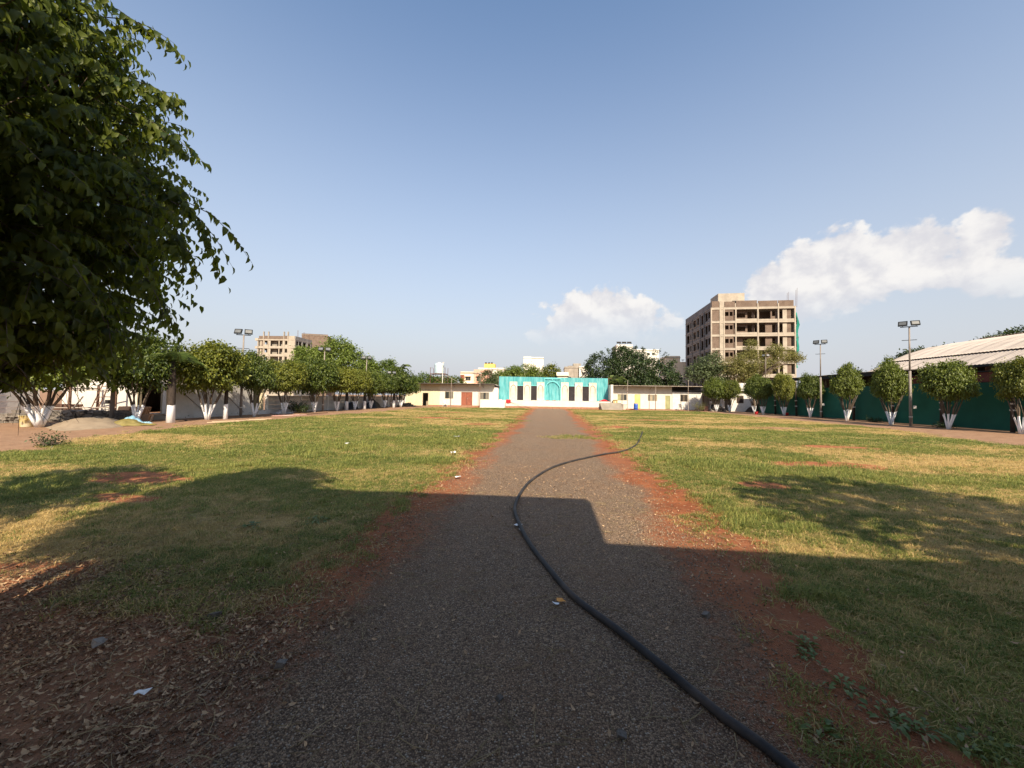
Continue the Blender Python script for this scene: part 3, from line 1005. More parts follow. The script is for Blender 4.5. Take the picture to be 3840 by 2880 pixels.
for k, (xa, xb) in enumerate(((-6.14, -5.0), (-4.07, -2.94), (-2.05, -0.97), (1.51, 2.63), (3.53, 4.63), (5.58, 6.66))):
    zt = 3.86 - 0.012 * k
    p = MB().box(xa, xb, FY - 0.20, FY - 0.14, 1.12, zt).build('arched_panel', m_offw, st)
    xc, hw = (xa + xb) / 2, (xb - xa) / 2 - 0.17
    arc = [(xc - hw, FY - 0.21, 1.14), (xc - hw, FY - 0.21, 2.75)] + [(xc - hw * math.cos(t), FY - 0.21, 2.75 + 0.62 * math.sin(t)) for t in np.linspace(0.2, math.pi - 0.2, 9)] + [(xc + hw, FY - 0.21, 2.75), (xc + hw, FY - 0.21, 1.14)]
    MB().tube(arc, 0.055, 5).build('arch_moulding', m_conc, p)
    b = MB()
    b.box(xa, xa + 0.05, FY - 0.235, FY - 0.2, 1.13, zt - 0.05).box(xb - 0.05, xb, FY - 0.235, FY - 0.2, 1.13, zt - 0.05).box(xa, xb, FY - 0.24, FY - 0.2, zt - 0.05, zt + 0.01)
    b.build('edge_moulding', m_white, p)
    b = MB()
    for q in range(5):
        xx = xc - hw + 0.1 + (2 * hw - 0.2) * q / 4
        b.box(xx - 0.012, xx + 0.012, FY - 0.215, FY - 0.2, 1.2, 2.85 + 0.3 * math.sin(math.pi * (q + 0.5) / 5))
    b.box(xc - 0.02, xc + 0.02, FY - 0.218, FY - 0.2, 3.38, zt - 0.06)
    b.build('fluting', m_conc, p)
for (xa, xb) in ((-4.98, -4.09), (-2.92, -2.07), (2.65, 3.51), (4.65, 5.56)):
    b = MB()
    n = 22
    vs = [(xa + (xb - xa) * i / n, FY - 0.17 + 0.025 * math.sin(i * 1.9), z) for z in (1.13, 3.27) for i in range(n + 1)]
    b.add(vs, [(i, i + 1, n + 2 + i, n + 1 + i) for i in range(n)])
    b.build('black_drape', m_black, st, True)
    MB().box(xa, xb, FY - 0.2, FY - 0.13, 3.272, 3.34).build('drape_rail', m_tealp, st)
xa, xb, xc = -0.92, 1.47, 0.28
b = MB()
for p0, p1 in (((xa, 1.12), (xa, 4.36)), ((xb, 1.12), (xb, 4.36)), ((xa, 4.36), (xb, 4.36)), ((xc, 3.95), (xc, 4.36))):
    b.tube([(p0[0], FY - 0.2, p0[1]), (p1[0], FY - 0.2, p1[1])], 0.045, 6)
b.build('centre_frame', m_tealp, st)
arc = [(-0.78, FY - 0.22, 1.13), (-0.78, FY - 0.22, 2.8)] + [(xc - 1.06 * math.cos(t), FY - 0.22, 2.8 + 1.15 * math.sin(t)) for t in np.linspace(0.1, math.pi - 0.1, 16)] + [(1.34, FY - 0.22, 2.8), (1.34, FY - 0.22, 1.13)]
MB().tube(arc, 0.055, 7).build('centre_arch', m_tealp, st, True)
for k in range(5):
    z1 = 1.09 - k * 0.22
    MB().box(-9.9 if k else -9.5, -6.42, PY - 0.02 - 0.32 * (k + 1), PY - 0.004 - 0.32 * k, -0.02, z1 - 0.22 + 0.2).build('stair_step', m_white, st)
MB().box(-9.95, -7.4, PY - 0.003, FY - 0.5, 0, 1.08).build('stair_landing', m_white, st)
for k in range(5):
    z1 = 0.95 - k * 0.19
    MB().box(6.85 + k * 0.03, 9.75, PY - 0.3 * (k + 1), PY - 0.004 - 0.3 * k, -0.02, z1).build('stair_step', m_conc, st)
MB().box(8.3, 9.75, PY - 0.003, FY - 1.6, 0, 0.95).build('stair_landing', m_conc, st)

# ---- shed right of the stage
s2 = thing('white_shed', 'white shed with yellow door and brown windows, right of the turquoise stage', 'shed', (0, 0, 0))
MB().wall('x', 8.75, 17.4, 0.12, 3.34, FY, FY + 0.16, [(9.72, 11.05, 1.28, 2.2), (12.15, 12.95, 0.12, 2.2), (14.02, 15.32, 1.26, 2.17), (16.46, 17.15, 0.12, 2.08)]).build('wall', m_white, s2)
MB().box(8.42, 8.75, 55.3, FY + 1.0, 0.0, 3.5).build('end_wall', m_white, s2)
MB().box(8.75, 21.4, FY + 4.8, FY + 5.0, 0, 3.0).box(17.3, 17.4, FY + 0.16, FY + 4.8, 0, 3.2).build('rear_wall', m_plaster, s2)
for xx in (13.75, 11.5):
    MB().box(xx, xx + 0.04, FY - 0.012, FY + 0.004, 0.15, 2.2).build('wall_batten', m_plaster, s2)
b = MB()
roof_slab(b, 8.6, 21.75, FY - 1.35, FY + 5.2, 3.36, 3.12, 0.05)
b.build('roof', m_roof, s2)
for k in range(13):
    xa = 8.6 + 13.15 * k / 13
    MB().box(xa + 0.02, xa + 13.15 / 13 - 0.02, FY - 1.38, FY - 1.335, 3.37, 3.44).build('roof_edge_sheet', m_steel, s2)
for xx in (10.5, 14.3):
    MB().tube([(xx, FY - 1.1, 3.34), (xx, FY, 2.95)], 0.03, 5).build('roof_bracket', m_rust, s2)
d = MB().box(12.17, 12.93, FY + 0.04, FY + 0.09, 0.14, 2.18).build('door', m_yel, s2)
MB().box(12.25, 12.85, FY + 0.028, FY + 0.04, 1.28, 1.31).build('door_rail', m_frame, d)
MB().box(12.22, 12.27, FY + 0.01, FY + 0.04, 1.05, 1.2).build('handle', m_steel, d)
d = MB().box(16.48, 17.13, FY + 0.05, FY + 0.1, 0.14, 2.06).build('door', m_olive, s2)
MB().box(17.0, 17.05, FY + 0.02, FY + 0.05, 1.05, 1.15).build('handle', m_steel, d)
window(s2, 9.72, 11.05, 1.28, 2.2, FY, panes=3, mats=[m_olive, m_pane2, m_glass])
window(s2, 14.02, 15.32, 1.26, 2.17, FY, panes=4, mats=[m_pane2, m_frame])
MB().wall('x', 17.4, 21.4, 0.05, 2.62, FY - 0.1, FY + 0.1, [(18.5, 19.55, 1.24, 2.26)]).build('rough_wall', m_white2, s2)
MB().box(21.4, 21.5, FY - 0.1, FY + 4.8, 0, 2.55).build('rough_side_wall', m_white2, s2)
for k in range(3):
    MB().box(17.45, 21.4, FY + 0.12 + 0.03 * k, FY + 0.14 + 0.03 * k, 2.66 + 0.22 * k, 2.84 + 0.22 * k).build('dark_slat', m_dark, s2)
window(s2, 18.5, 19.55, 1.24, 2.26, FY - 0.1, panes=2, mats=[m_glass], grille=6)
MB().box(8.75, 21.4, FY - 0.5, FY - 0.1, -0.04, 0.11).build('plinth', m_earth, s2)

# thin poles that carry the eaves
pole_spots = [(-14.75, 56.05, 4.3, 'thin pole beside the first window of the left shed'), (-10.4, 55.9, 4.75, 'thin pole with a lamp globe beside the white stairs'),
              (10.85, 56.0, 4.2, 'thin pole in front of the shed window next to the grey stairs'), (14.7, 56.0, 3.5, 'thin pole in front of the twin brown window'),
              (19.1, 55.9, 4.3, 'thin rusty pole before the barred window'), (21.2, 56.0, 3.3, 'thin pole at the free corner of the right shed roof')]
for i, (x, y, h, lab) in enumerate(pole_spots):
    t = thing('eave_pole', lab, 'pole', (x, y, 0), 0, 'thin poles before the sheds')
    MB().tube([(0, 0, -0.05), (0, 0, h * 0.62)], 0.045, 7).build('shaft', m_steel if i % 2 == 0 else m_rust, t)
    MB().tube([(0, 0, h * 0.62), (0.02, 0, h)], 0.032, 7).build('upper_shaft', m_steel, t)
    MB().tube([(0, 0, h * 0.6), (0, 0, h * 0.64)], 0.055, 7).build('collar', m_rust, t)
    if i == 1:
        MB().lathe([(0.05, 0.0), (0.2, 0.08), (0.24, 0.22), (0.16, 0.36), (0.03, 0.4)], 10, (0, 0, h)).build('lamp_globe', m_conc, t, True)

# water tank on its stand
tk = thing('water_tank', 'pale blue plastic water tank on a dark steel stand behind the shed', 'water tank', (-17.95, FY + 3.0, 0))
m_tank = mat('tank_plastic', (0.45, 0.56, 0.60), (0.36, 0.47, 0.53), 1.2, 0.4, dirt=(0.6, 0.66, 0.66), dscale=1.0, damt=0.6, streak=True)
prof = [(0.70, 0.0), (0.76, 0.05)]
for k in range(7):
    z = 0.1 + k * 0.2
    prof += [(0.76, z), (0.79, z + 0.05), (0.79, z + 0.1), (0.76, z + 0.15)]
prof += [(0.76, 1.52), (0.6, 1.68), (0.3, 1.74)]
MB().lathe(prof, 24, (0, 0, 5.15)).build('tank_body', m_tank, tk, True)
MB().lathe([(0.28, 0.0), (0.3, 0.03), (0.28, 0.1), (0.1, 0.13)], 16, (0, 0, 6.88)).build('tank_lid', m_white, tk)
MB().box(-1.25, 1.25, -0.9, 0.9, 5.05, 5.14).build('stand_deck', m_rust, tk)
for sx in (-1.2, 1.2):
    for sy in (-0.85, 0.85):
        MB().tube([(sx, sy, 0), (sx, sy, 6.1)], 0.04, 6).build('stand_leg', m_rust, tk)
MB().tube([(-1.2, -0.85, 3.2), (1.2, -0.85, 5.0)], 0.025, 5).tube([(1.2, -0.85, 3.2), (-1.2, -0.85, 5.0)], 0.025, 5).build('stand_brace', m_rust, tk)
for s_ in (-1, 1):
    MB().tube([(s_ * 1.2, -0.85, 6.05), (s_ * 0.8, -0.85, 6.0)], 0.025, 5).build('guard_rail', m_rust, tk)
MB().tube([(0.85, -1.0, 3.2), (0.85, -1.0, 6.9)], 0.06, 8).build('overflow_pipe', m_white, tk)
MB().tube([(0.95, -0.9, 6.7), (1.0, -0.9, 7.0)], 0.045, 8).build('vent_pipe', m_white, tk)
MB().tube([(1.2, -0.9, 4.95), (4.2, -1.5, 3.4)], 0.03, 6).build('feed_pipe', m_conc, tk)

# ---- low house behind the right-hand trees
hs = thing('whitewashed_house', 'whitewashed block house with barred window behind the right-hand ficus trees', 'house', (0, 0, 0))
HY = 55.5
MB().wall('x', 21.9, 27.2, 0.0, 2.75, HY, HY + 0.2, [(21.95, 23.1, 0.0, 1.6), (23.75, 24.6, 0.0, 2.0), (25.3, 26.25, 1.13, 2.2)]).build('wall', m_white2, hs)
MB().box(21.9, 27.2, HY + 3.8, HY + 4, 0, 2.7).box(27.2, 27.4, HY, HY + 4, 0, 2.7).build('rear_wall', m_white2, hs)
MB().box(21.7, 27.6, HY - 0.4, HY + 4.2, 2.77, 2.87).build('roof', m_conc, hs)
MB().wall('x', 24.5, 27.4, 2.87, 3.95, HY + 1.0, HY + 1.2).build('upper_wall', m_white2, hs)
window(hs, 25.3, 26.25, 1.13, 2.2, HY, mats=[m_glass], grille=7)
for k in range(4):
    MB().box(25.3, 26.25, HY - 0.02, HY + 0.002, 1.3 + 0.22 * k, 1.315 + 0.22 * k).build('grille_bar', m_rust, hs)
MB().box(25.6, 25.64, HY - 0.015, HY + 0.004, 0.1, 1.1).build('wall_joint', m_plaster, hs)

# ---- precast panel walls
def panel_wall(name, label, p0, p1, n, h, rows, m_post, m_pan, post_w=0.13):
    p0, p1 = Vector(p0), Vector(p1)
    L = (p1 - p0).length
    t = thing(name, label, 'wall', (p0.x, p0.y, 0), math.atan2(p1.y - p0.y, p1.x - p0.x))
    bay = L / n
    pm = MB().box(-post_w / 2, post_w / 2, -0.09, 0.09, -0.05, h + 0.06).mesh('post', m_post)
    ph = h / rows
    b = MB()
    e = 0.02
    b.add([(0.07, -0.03, 0.005), (bay - 0.07, -0.03, 0.005), (bay - 0.07, -0.03, ph - 0.005), (0.07, -0.03, ph - 0.005),
           (0.09, -0.05, e + 0.005), (bay - 0.09, -0.05, e + 0.005), (bay - 0.09, -0.05, ph - e), (0.09, -0.05, ph - e),
           (0.07, 0.03, 0.005), (bay - 0.07, 0.03, 0.005), (bay - 0.07, 0.03, ph - 0.005), (0.07, 0.03, ph - 0.005)],
          [(4, 5, 6, 7), (0, 1, 5, 4), (1, 2, 6, 5), (2, 3, 7, 6), (3, 0, 4, 7), (9, 8, 11, 10), (0, 8, 9, 1), (3, 2, 10, 11), (0, 3, 11, 8), (1, 9, 10, 2)])
    bm = b.mesh('panel', m_pan)
    for k in range(n + 1):
        inst('post', pm, t, (k * bay, 0, 0))
    for k in range(n):
        for j in range(rows):
            inst('panel', bm, t, (k * bay, R.uniform(-0.008, 0.008), j * ph))
    return t


m_pan = mat('precast_panel', (0.50, 0.48, 0.45), (0.40, 0.385, 0.36), 1.2, 0.9, 0.4, 10, dirt=(0.26, 0.23, 0.2), dscale=1.5, damt=0.4, island=0.12)
m_postw = mat('white_post', (0.76, 0.74, 0.70), (0.66, 0.64, 0.60), 2, 0.85, 0.2, 20)
panel_wall('panel_wall', 'grey precast panel wall with white posts beyond the long plastered wall', (-22.3, 57.3), (-22.3, 28.3), 14, 1.42, 4, m_postw, m_pan)
panel_wall('panel_wall', 'pale precast block wall behind the thick-stemmed ficus and yellow bucket', (-29.3, 19.2), (-27.2, 9.2), 5, 1.62, 5, m_postw, m_white2)

# ---- plastered building on the left with an open doorway
pb = thing('plastered_building', 'white plastered building with long pale side wall and dark open doorway', 'building', (0, 0, 0))
BY, BX, BH = 20.3, -22.3, 2.75
MB().wall('x', -29.2, BX, 0.0, BH, BY, BY + 0.2, [(-24.15, -22.55, 0.35, 2.15)]).build('front_wall', m_white, pb)
MB().wall('y', BY + 0.2, 26.9, 0.0, BH, BX, BX - 0.2).build('side_wall', m_plaster, pb)
MB().box(-29.2, BX - 0.2, 26.7, 26.9, 0, BH).box(-29.2, -29.0, BY + 0.2, 26.7, 0, BH).build('rear_wall', m_plaster, pb)
MB().box(-29.4, BX + 0.25, BY - 0.25, 27.1, BH + 0.003, BH + 0.13).build('roof', m_conc, pb)
MB().box(-24.2, BX - 0.02, BY - 1.2, BY - 0.003, -0.05, 0.34).build('door_step', m_conc, pb)
MB().box(-22.62, -22.54, BY - 0.02, BY + 0.2, 0.36, 2.15).box(-24.17, -24.11, BY - 0.02, BY + 0.2, 0.36, 2.15).build('door_frame', m_frame, pb)
MB().box(-23.45, -22.65, BY + 0.9, BY + 0.95, 0.36, 2.1).build('inner_door', m_brown, pb)
MB().box(-29.0, -22.5, BY + 0.2, 26.7, 0.2, 0.34).build('floor', m_earth, pb)
for (ya, yb) in ((21.3, 23.0), (24.3, 26.0)):
    MB().tube([(BX + 0.05, ya, 1.55), (BX + 0.05, yb, 0.2)], 0.022, 5).build('slanting_rod', m_steel, pb)  # thin tubes slanting down along the side wall
b = MB()
for k in range(26):
    y0 = BY + 0.2 + 6.4 * k / 26
    b.box(BX + 0.002, BX + 0.05 + R.uniform(0, 0.06), y0, y0 + 0.24, 0.0, R.uniform(0.08, 0.22))
b.build('rough_footing', m_plaster, pb)
# recessed bay beyond it
rc = thing('cream_room', 'open cream walled room between the plastered building and the panel wall', 'building', (0, 0, 0))
MB().box(-25.2, -22.4, 27.95, 28.1, 0.0, 2.5).build('end_wall', m_cream, rc)
MB().box(-25.3, -25.15, 27.1, 27.95, 0.0, 2.5).build('back_wall', m_plaster, rc)
MB().box(-25.3, -22.2, 27.15, 28.2, 2.5, 2.6).build('roof', m_conc, rc)
MB().box(-25.1, -21.9, 27.0, 28.2, -0.05, 0.3).build('floor_slab', m_plaster, rc)

# ---- right boundary: green shade net, posts, open shed and barrel vaulted hall
m_net = mat('green_shade_net', (0.012, 0.105, 0.070), (0.010, 0.085, 0.058), 1.2, 0.8, 0, dirt=(0.014, 0.135, 0.095), dscale=0.35, damt=0.7, island=0.12)
m_postd = mat('dark_post', (0.060, 0.042, 0.034), (0.038, 0.028, 0.024), 4, 0.85)
nf = thing('shade_net_fence', 'dark green shade net fence with rough posts behind the right-hand trees', 'fence', (0, 0, 0))
ys = np.concatenate([np.linspace(9, 52, 12)])
for k in range(11):
    ya, yb = ys[k], ys[k + 1]
    n, mzz = 16, 6
    V = []
    for j in range(mzz + 1):
        for i in range(n + 1):
            y = ya + (yb - ya) * i / n
            zt = 2.9 + 0.05 * math.sin(y * 0.9)
            V.append((26.0 + 0.035 * math.sin(y * 1.7 + j) + 0.02 * math.sin(y * 5.1 + j * 2), y, 0.06 + (zt - 0.06) * j / mzz))
    b = MB()
    b.add(V, [(j * (n + 1) + i, (j + 1) * (n + 1) + i, (j + 1) * (n + 1) + i + 1, j * (n + 1) + i + 1) for j in range(mzz) for i in range(n)])
    b.build('net_panel', m_net, nf, True)
pm = MB().tube([(0, 0, -0.05), (0.02, 0.01, 1.6), (0, 0, 3.6)], [0.10, 0.09, 0.08], 8).mesh('post', m_postd, True)
for y in (12.5, 16.5, 20.5, 24.3, 28.2, 31.9, 35.6, 39.6, 43.4, 47.2, 51.0):
    p = inst('post', pm, nf, (25.75 + R.uniform(-0.05, 0.05), y, 0), (R.uniform(-0.02, 0.02), R.uniform(-0.02, 0.02), R.random() * 6))
    for zz in (1.15 + R.uniform(-0.2, 0.2), 1.6):
        MB().lathe([(0.115, -0.04), (0.118, 0.04)], 8, (0.015, 0, zz)).build('tie_band', m_plaster, p)

os_ = thing('open_shed', 'long low open shed with black roof edge behind the green net', 'shed', (0, 0, 0))
b = MB()
b.add([(26.9, 33.0, 4.05), (26.9, 52.5, 4.05), (33.5, 52.5, 4.5), (33.5, 33.0, 4.5), (26.9, 33.0, 4.11), (26.9, 52.5, 4.11), (33.5, 52.5, 4.56), (33.5, 33.0, 4.56)],
      [(0, 1, 2, 3), (7, 6, 5, 4), (0, 4, 5, 1), (1, 5, 6, 2), (2, 6, 7, 3), (3, 7, 4, 0)])
b.build('roof', m_roof, os_)
MB().box(26.82, 26.89, 33.0, 52.5, 3.78, 4.04).build('fascia', m_dark, os_)
MB().box(33.2, 33.4, 33.0, 52.5, 0, 4.4).build('back_wall', m_rust, os_)
for k in range(6):
    MB().tube([(27.05, 33.3 + 3.8 * k, 0), (27.05, 33.3 + 3.8 * k, 4.04)], 0.06, 6).build('post', m_rust, os_)
for k in range(20):
    y0 = 33.0 + 19.5 * k / 20
    MB().box(26.75, 27.6, y0 + 0.02, y0 + 0.95, 4.115 + 0.015 * (k % 2), 4.135 + 0.015 * (k % 2)).build('roof_edge_sheet', m_steel, os_)

hl = thing('barrel_hall', 'large hall with curved weathered white sheet roof beyond the net fence', 'hall', (0, 0, 0))
m_vault = mat('weathered_white_roof', (0.52, 0.45, 0.38), (0.43, 0.37, 0.315), 0.8, 0.75, 0.3, 14, dirt=(0.20, 0.17, 0.155), dscale=1.6, dthr=(0.50, 0.68), damt=0.75, island=0.10, streak=True, svec=(0.10, 1.0, 0.10), coord='Object')
prof = [(30.9, 4.40), (31.9, 4.86), (33.0, 5.42), (34.8, 6.25), (36.7, 6.90), (38.6, 7.32), (41.0, 7.72), (44.0, 8.05), (47.0, 8.1), (50.0, 7.7), (53.0, 6.7), (56.5, 4.4)]
courses = [(0, 2), (2, 4), (4, 6), (6, 8), (8, 11)]
meshes = []
SW = 1.05
for ci, (a, c_) in enumerate(courses):
    b = MB()
    pts = []
    for i in range(a, c_):
        for s in range(4):
            t = s / 4
            pts.append((prof[i][0] + (prof[i + 1][0] - prof[i][0]) * t, prof[i][1] + (prof[i + 1][1] - prof[i][1]) * t))
    pts.append(prof[c_])
    lift = 0.03 * (len(courses) - ci)
    if ci == 4:
        lift = 0.0
    nn = len(pts)
    ribs = 8
    V = []
    for k in range(ribs + 1):
        yy = SW * k / ribs
        for q, (px, pz) in enumerate(pts):
            V.append((px - 30.9, yy, pz + (0.035 if k % 2 else 0.0) + 0.06 * (ci % 2) + (0.05 if q == 0 and ci else 0)))
    b.add(V, [(k * nn + i, k * nn + i + 1, (k + 1) * nn + i + 1, (k + 1) * nn + i) for k in range(ribs) for i in range(nn - 1)])
    meshes.append(b.mesh('roof_sheet', m_vault))
for ci in range(5):
    for k in range(29):
        inst('roof_sheet', meshes[ci], hl, (30.9, 11.0 + SW * k + (0.15 if k % 5 == 2 else 0) * 0, 0.004 * (k % 2)))
MB().box(30.95, 31.15, 11.0, 41.4, 0.0, 3.0).build('side_wall', m_brick, hl)
MB().box(56.3, 56.5, 11.0, 41.4, 0.0, 4.3).build('side_wall', m_brick, hl)
b = MB()
vs = [(p[0] + 0.05, 41.35, p[1] - 0.03) for p in prof] + [(prof[-1][0], 41.35, 0), (prof[0][0], 41.35, 0)]
b.add(vs, [tuple(range(len(vs)))])
b.build('gable_wall', m_brick, hl)
MB().box(30.8, 30.9, 11.0, 41.4, 4.25, 4.4).build('eave_beam', m_dark, hl)
for k in range(8):
    MB().tube([(30.9, 10.5 + 4.2 * k, 0), (30.9, 10.5 + 4.2 * k, 4.3)], 0.09, 6).build('column', m_rust, hl)
bn = MB().box(27.9, 27.95, 14, 33, 3.0, 3.62).build('valance_cloth', mat('maroon_cloth', (0.16, 0.035, 0.022), (0.11, 0.025, 0.018), 0.8, 0.8), None)
tag(bn, 'maroon cloth strip hung above the green net before the curved hall', 'cloth')
lt = thing('eave_gap_sheet', 'near-black sheet added for the dark gap under the curved white roof above the maroon strip', 'awning', (0, 0, 0))
b = MB()
b.add([(27.8, 12, 3.64), (27.8, 33.6, 3.64), (31.0, 33.6, 3.60), (31.0, 12, 3.60), (27.8, 12, 3.70), (27.8, 33.6, 3.70), (31.0, 33.6, 3.66), (31.0, 12, 3.66)],
      [(0, 1, 2, 3), (7, 6, 5, 4), (0, 4, 5, 1), (1, 5, 6, 2), (2, 6, 7, 3), (3, 7, 4, 0)])
b.build('sheet', m_dark, lt)  # near-black sheet added for the shade in the open gap under the eave
for k in range(6):
    MB().tube([(28.1, 12.6 + 4.1 * k, 0), (28.1, 12.6 + 4.1 * k, 3.7)], 0.06, 6).build('post', m_rust, lt)

# ---- unfinished concrete blocks of flats
m_side_shade = mat('grey_side_shade', (0.205, 0.20, 0.195), (0.15, 0.147, 0.145), 0.9, 0.92, 0.4, 6, dirt=(0.30, 0.29, 0.275), dscale=0.5, damt=0.5, streak=True)  # darker grey puts the shade of the side faces into their colour


def frame_building(name, label, loc, rz, wx, dy, zs, bays, slab_t=0.5, side='left', parapet=1.4, m_c=m_conc_l, m_s=m_conc):
    """zs: top level of each slab beam from the ground up; bays: (x0, x1, kind) along the front"""
    t = thing(name, label, 'building', loc, rz)
    n = len(zs)
    for k, z in enumerate(zs):
        MB().box(-0.08, wx + 0.08, -0.1, dy, z - 0.16, z).build('floor_slab', m_s, t)
        for (xa, xb, kd) in bays:
            MB().box(xa + 0.003, xb - 0.003, -0.12, 0.12, z - slab_t, z - 0.163).build('edge_beam', m_c, t)
    cols = sorted({round(b[0], 2) for b in bays} | {round(b[1], 2) for b in bays})
    ztop = zs[-1]
    for x in cols:
        w = 0.13
        MB().box(x - w, x + w, -0.16, 0.24, 0, ztop + (0.0 if R.random() < 0.4 else R.uniform(0, parapet))).build('column', m_c, t)
    z0 = 0.0
    for k, z in enumerate(zs):
        top = z - slab_t
        h = top - z0
        for (xa, xb, kd) in bays:
            a, c = xa + 0.13, xb - 0.13
            w = c - a
            nm = 'brick_panel'
            if kd == 'brick':
                MB().wall('x', a, c, z0, top, 0.0, 0.18).build(nm, m_brick, t)
            elif kd == 'conc':
                MB().wall('x', a, c, z0, top, -0.05, 0.18).build('concrete_panel', m_c, t)
            elif kd == 'win2':
                s = z0 + 1.1
                MB().wall('x', a, c, z0, top, 0.02, 0.2, [(a + 0.06 * w, a + 0.40 * w, s, s + 0.95), (a + 0.50 * w, a + 0.78 * w, s, s + 0.95), (a + 0.86 * w, c, z0, top)]).build(nm, m_brick, t)
            elif kd == 'balc':
                s = z0 + 0.9
                if k % 3 == 2:
                    ops = [(a + 0.42 * w, c - 0.05, z0, top - 0.3)]
                else:
                    ops = [(a + 0.03 * w, a + 0.55 * w, s, s + 1.0), (a + 0.65 * w, a + 0.87 * w, z0, top - 0.25)]
                MB().wall('x', a, c, z0, top, 1.2, 1.38, ops).build(nm, m_brick, t)
                MB().wall('x', a, c, z0 + 0.003, z0 + 0.42, -0.06, 0.06).build('balcony_upstand', m_c, t)
            elif kd == 'open':
                ops = [(a + 0.10 * w, a + (0.7 if k == n - 1 else 0.42) * w, z0 + 0.25, top - 0.1), (a + 0.77 * w, a + 0.95 * w, z0 + (1.0 if k == n - 1 else 0), top - 0.2)]
                MB().wall('x', a, c, z0, top, 0.5, 0.68, ops).build(nm, m_brick, t)
                MB().wall('x', a, c, z0 + 0.003, z0 + 0.3, -0.06, 0.06).build('balcony_upstand', m_c, t)
            elif kd == 'pwin':
                MB().wall('x', a, c, z0, top, 0.0, 0.18, [(a + 0.15 * w, c - 0.1 * w, z0 + 0.9, top - 0.15)]).build('concrete_panel', m_c, t)
            elif kd == 'pbal':
                MB().wall('x', a, c, z0, top, 0.0, 0.18, [(a + 0.12 * w, a + 0.66 * w, z0 + 0.35, top - 0.1), (a + 0.72 * w, a + 0.93 * w, z0 + 0.35, top - 0.1)]).build('concrete_panel', m_c, t)
                MB().wall('x', a, c, z0, top, 1.5, 1.65, [(a + 0.4 * w, a + 0.62 * w, z0, top - 0.3)]).build('brick_panel', m_conc, t)
            elif kd == 'mixed':
                MB().wall('x', a, c, z0, top, 0.3, 0.45, [(a, a + 0.28 * w, z0, top - 0.2), (a + 0.84 * w, c, z0, top - 0.2)]).build(nm, m_brick, t)
                MB().wall('x', a + 0.29 * w, a + 0.56 * w, z0, top, 0.22, 0.3).build('concrete_panel', m_c, t)
                MB().wall('x', a, c, z0 + 0.003, z0 + 0.3, -0.06, 0.06).build('balcony_upstand', m_c, t)
        # partitions inside
        MB().wall('x', 0.2, wx - 0.2, z0, z - 0.163, 5.0, 5.15, [(wx * 0.2, wx * 0.26, z0, z0 + 2.1), (wx * 0.6, wx * 0.66, z0, z0 + 2.1)]).build('partition', m_brick, t)
        # long side
        px = (0.0, 0.2) if side == 'left' else (wx, wx - 0.2)
        so = [(0.7, 2.1, z0 + 0.9, top - 0.1), (2.4, 4.1, z0 + 0.5, top - 0.05), (5.0, 7.0, z0 + 0.3, top - 0.05), (8.0, 9.8, z0 + 0.7, top - 0.1), (10.6, 12.9, z0 + 0.7, top - 0.1), (14.2, 15.6, z0 + 0.9, top - 0.1), (16.5, 18.9, z0 + 0.3, top - 0.05)]
        so = [q for q in so if q[1] < dy - 0.5]
        MB().wall('y', 0.25, dy, z0, z - 0.163, px[0], px[1], so).build('side_wall', m_side_shade, t)
        ox = -0.16 if side == 'left' else wx + 0.06
        for q in so[3:6]:
            b = MB()
            b.box(ox, ox + 0.1, q[0] - 0.12, q[1] + 0.12, q[2] - 0.12, q[2])
            b.box(ox, ox + 0.1, q[0] - 0.12, q[1] + 0.12, q[3], q[3] + 0.1)
            b.box(ox, ox + 0.1, q[0] - 0.12, q[0], q[2], q[3]).box(ox, ox + 0.1, q[1], q[1] + 0.12, q[2], q[3])
            b.build('window_surround', m_conc_l, t)
        for yc in (4.4, 7.4, 13.4):
            if yc < dy:
                MB().box(ox - 0.05, ox + 0.08, yc, yc + 0.3, z0, z).build('side_column', m_side_shade, t)
        z0 = z
    MB().box(0, wx, dy - 0.2, dy, 0, ztop).build('rear_wall', m_brick, t)
    ex = (wx - 0.2, wx) if side == 'left' else (0.0, 0.2)
    MB().wall('y', 0.25, dy - 0.2, 0, ztop - 0.17, ex[0], ex[1], [(3, 4.5, z + 1 - 3, z + 2.2 - 3) for z in zs]).build('end_wall', m_s, t)
    # parapet
    for (xa, xb, kd) in bays:
        if kd != 'conc':
            MB().wall('x', xa + 0.13, xb - 0.13, ztop + 0.003, ztop + parapet + R.uniform(-0.1, 0.1), 0.0 if kd != 'mixed' else 0.3, 0.16).build('parapet', m_brick, t)
        else:
            MB().wall('x', xa + 0.1, xb - 0.1, ztop + 0.003, ztop + parapet, -0.04, 0.16).build('parapet', m_c, t)
    sx = (0.0, 0.16) if side == 'left' else (wx - 0.16, wx)
    MB().box(sx[0], sx[1], 0.2, dy, ztop + 0.003, ztop + parapet - 0.05).build('parapet', m_side_shade, t)
    return t


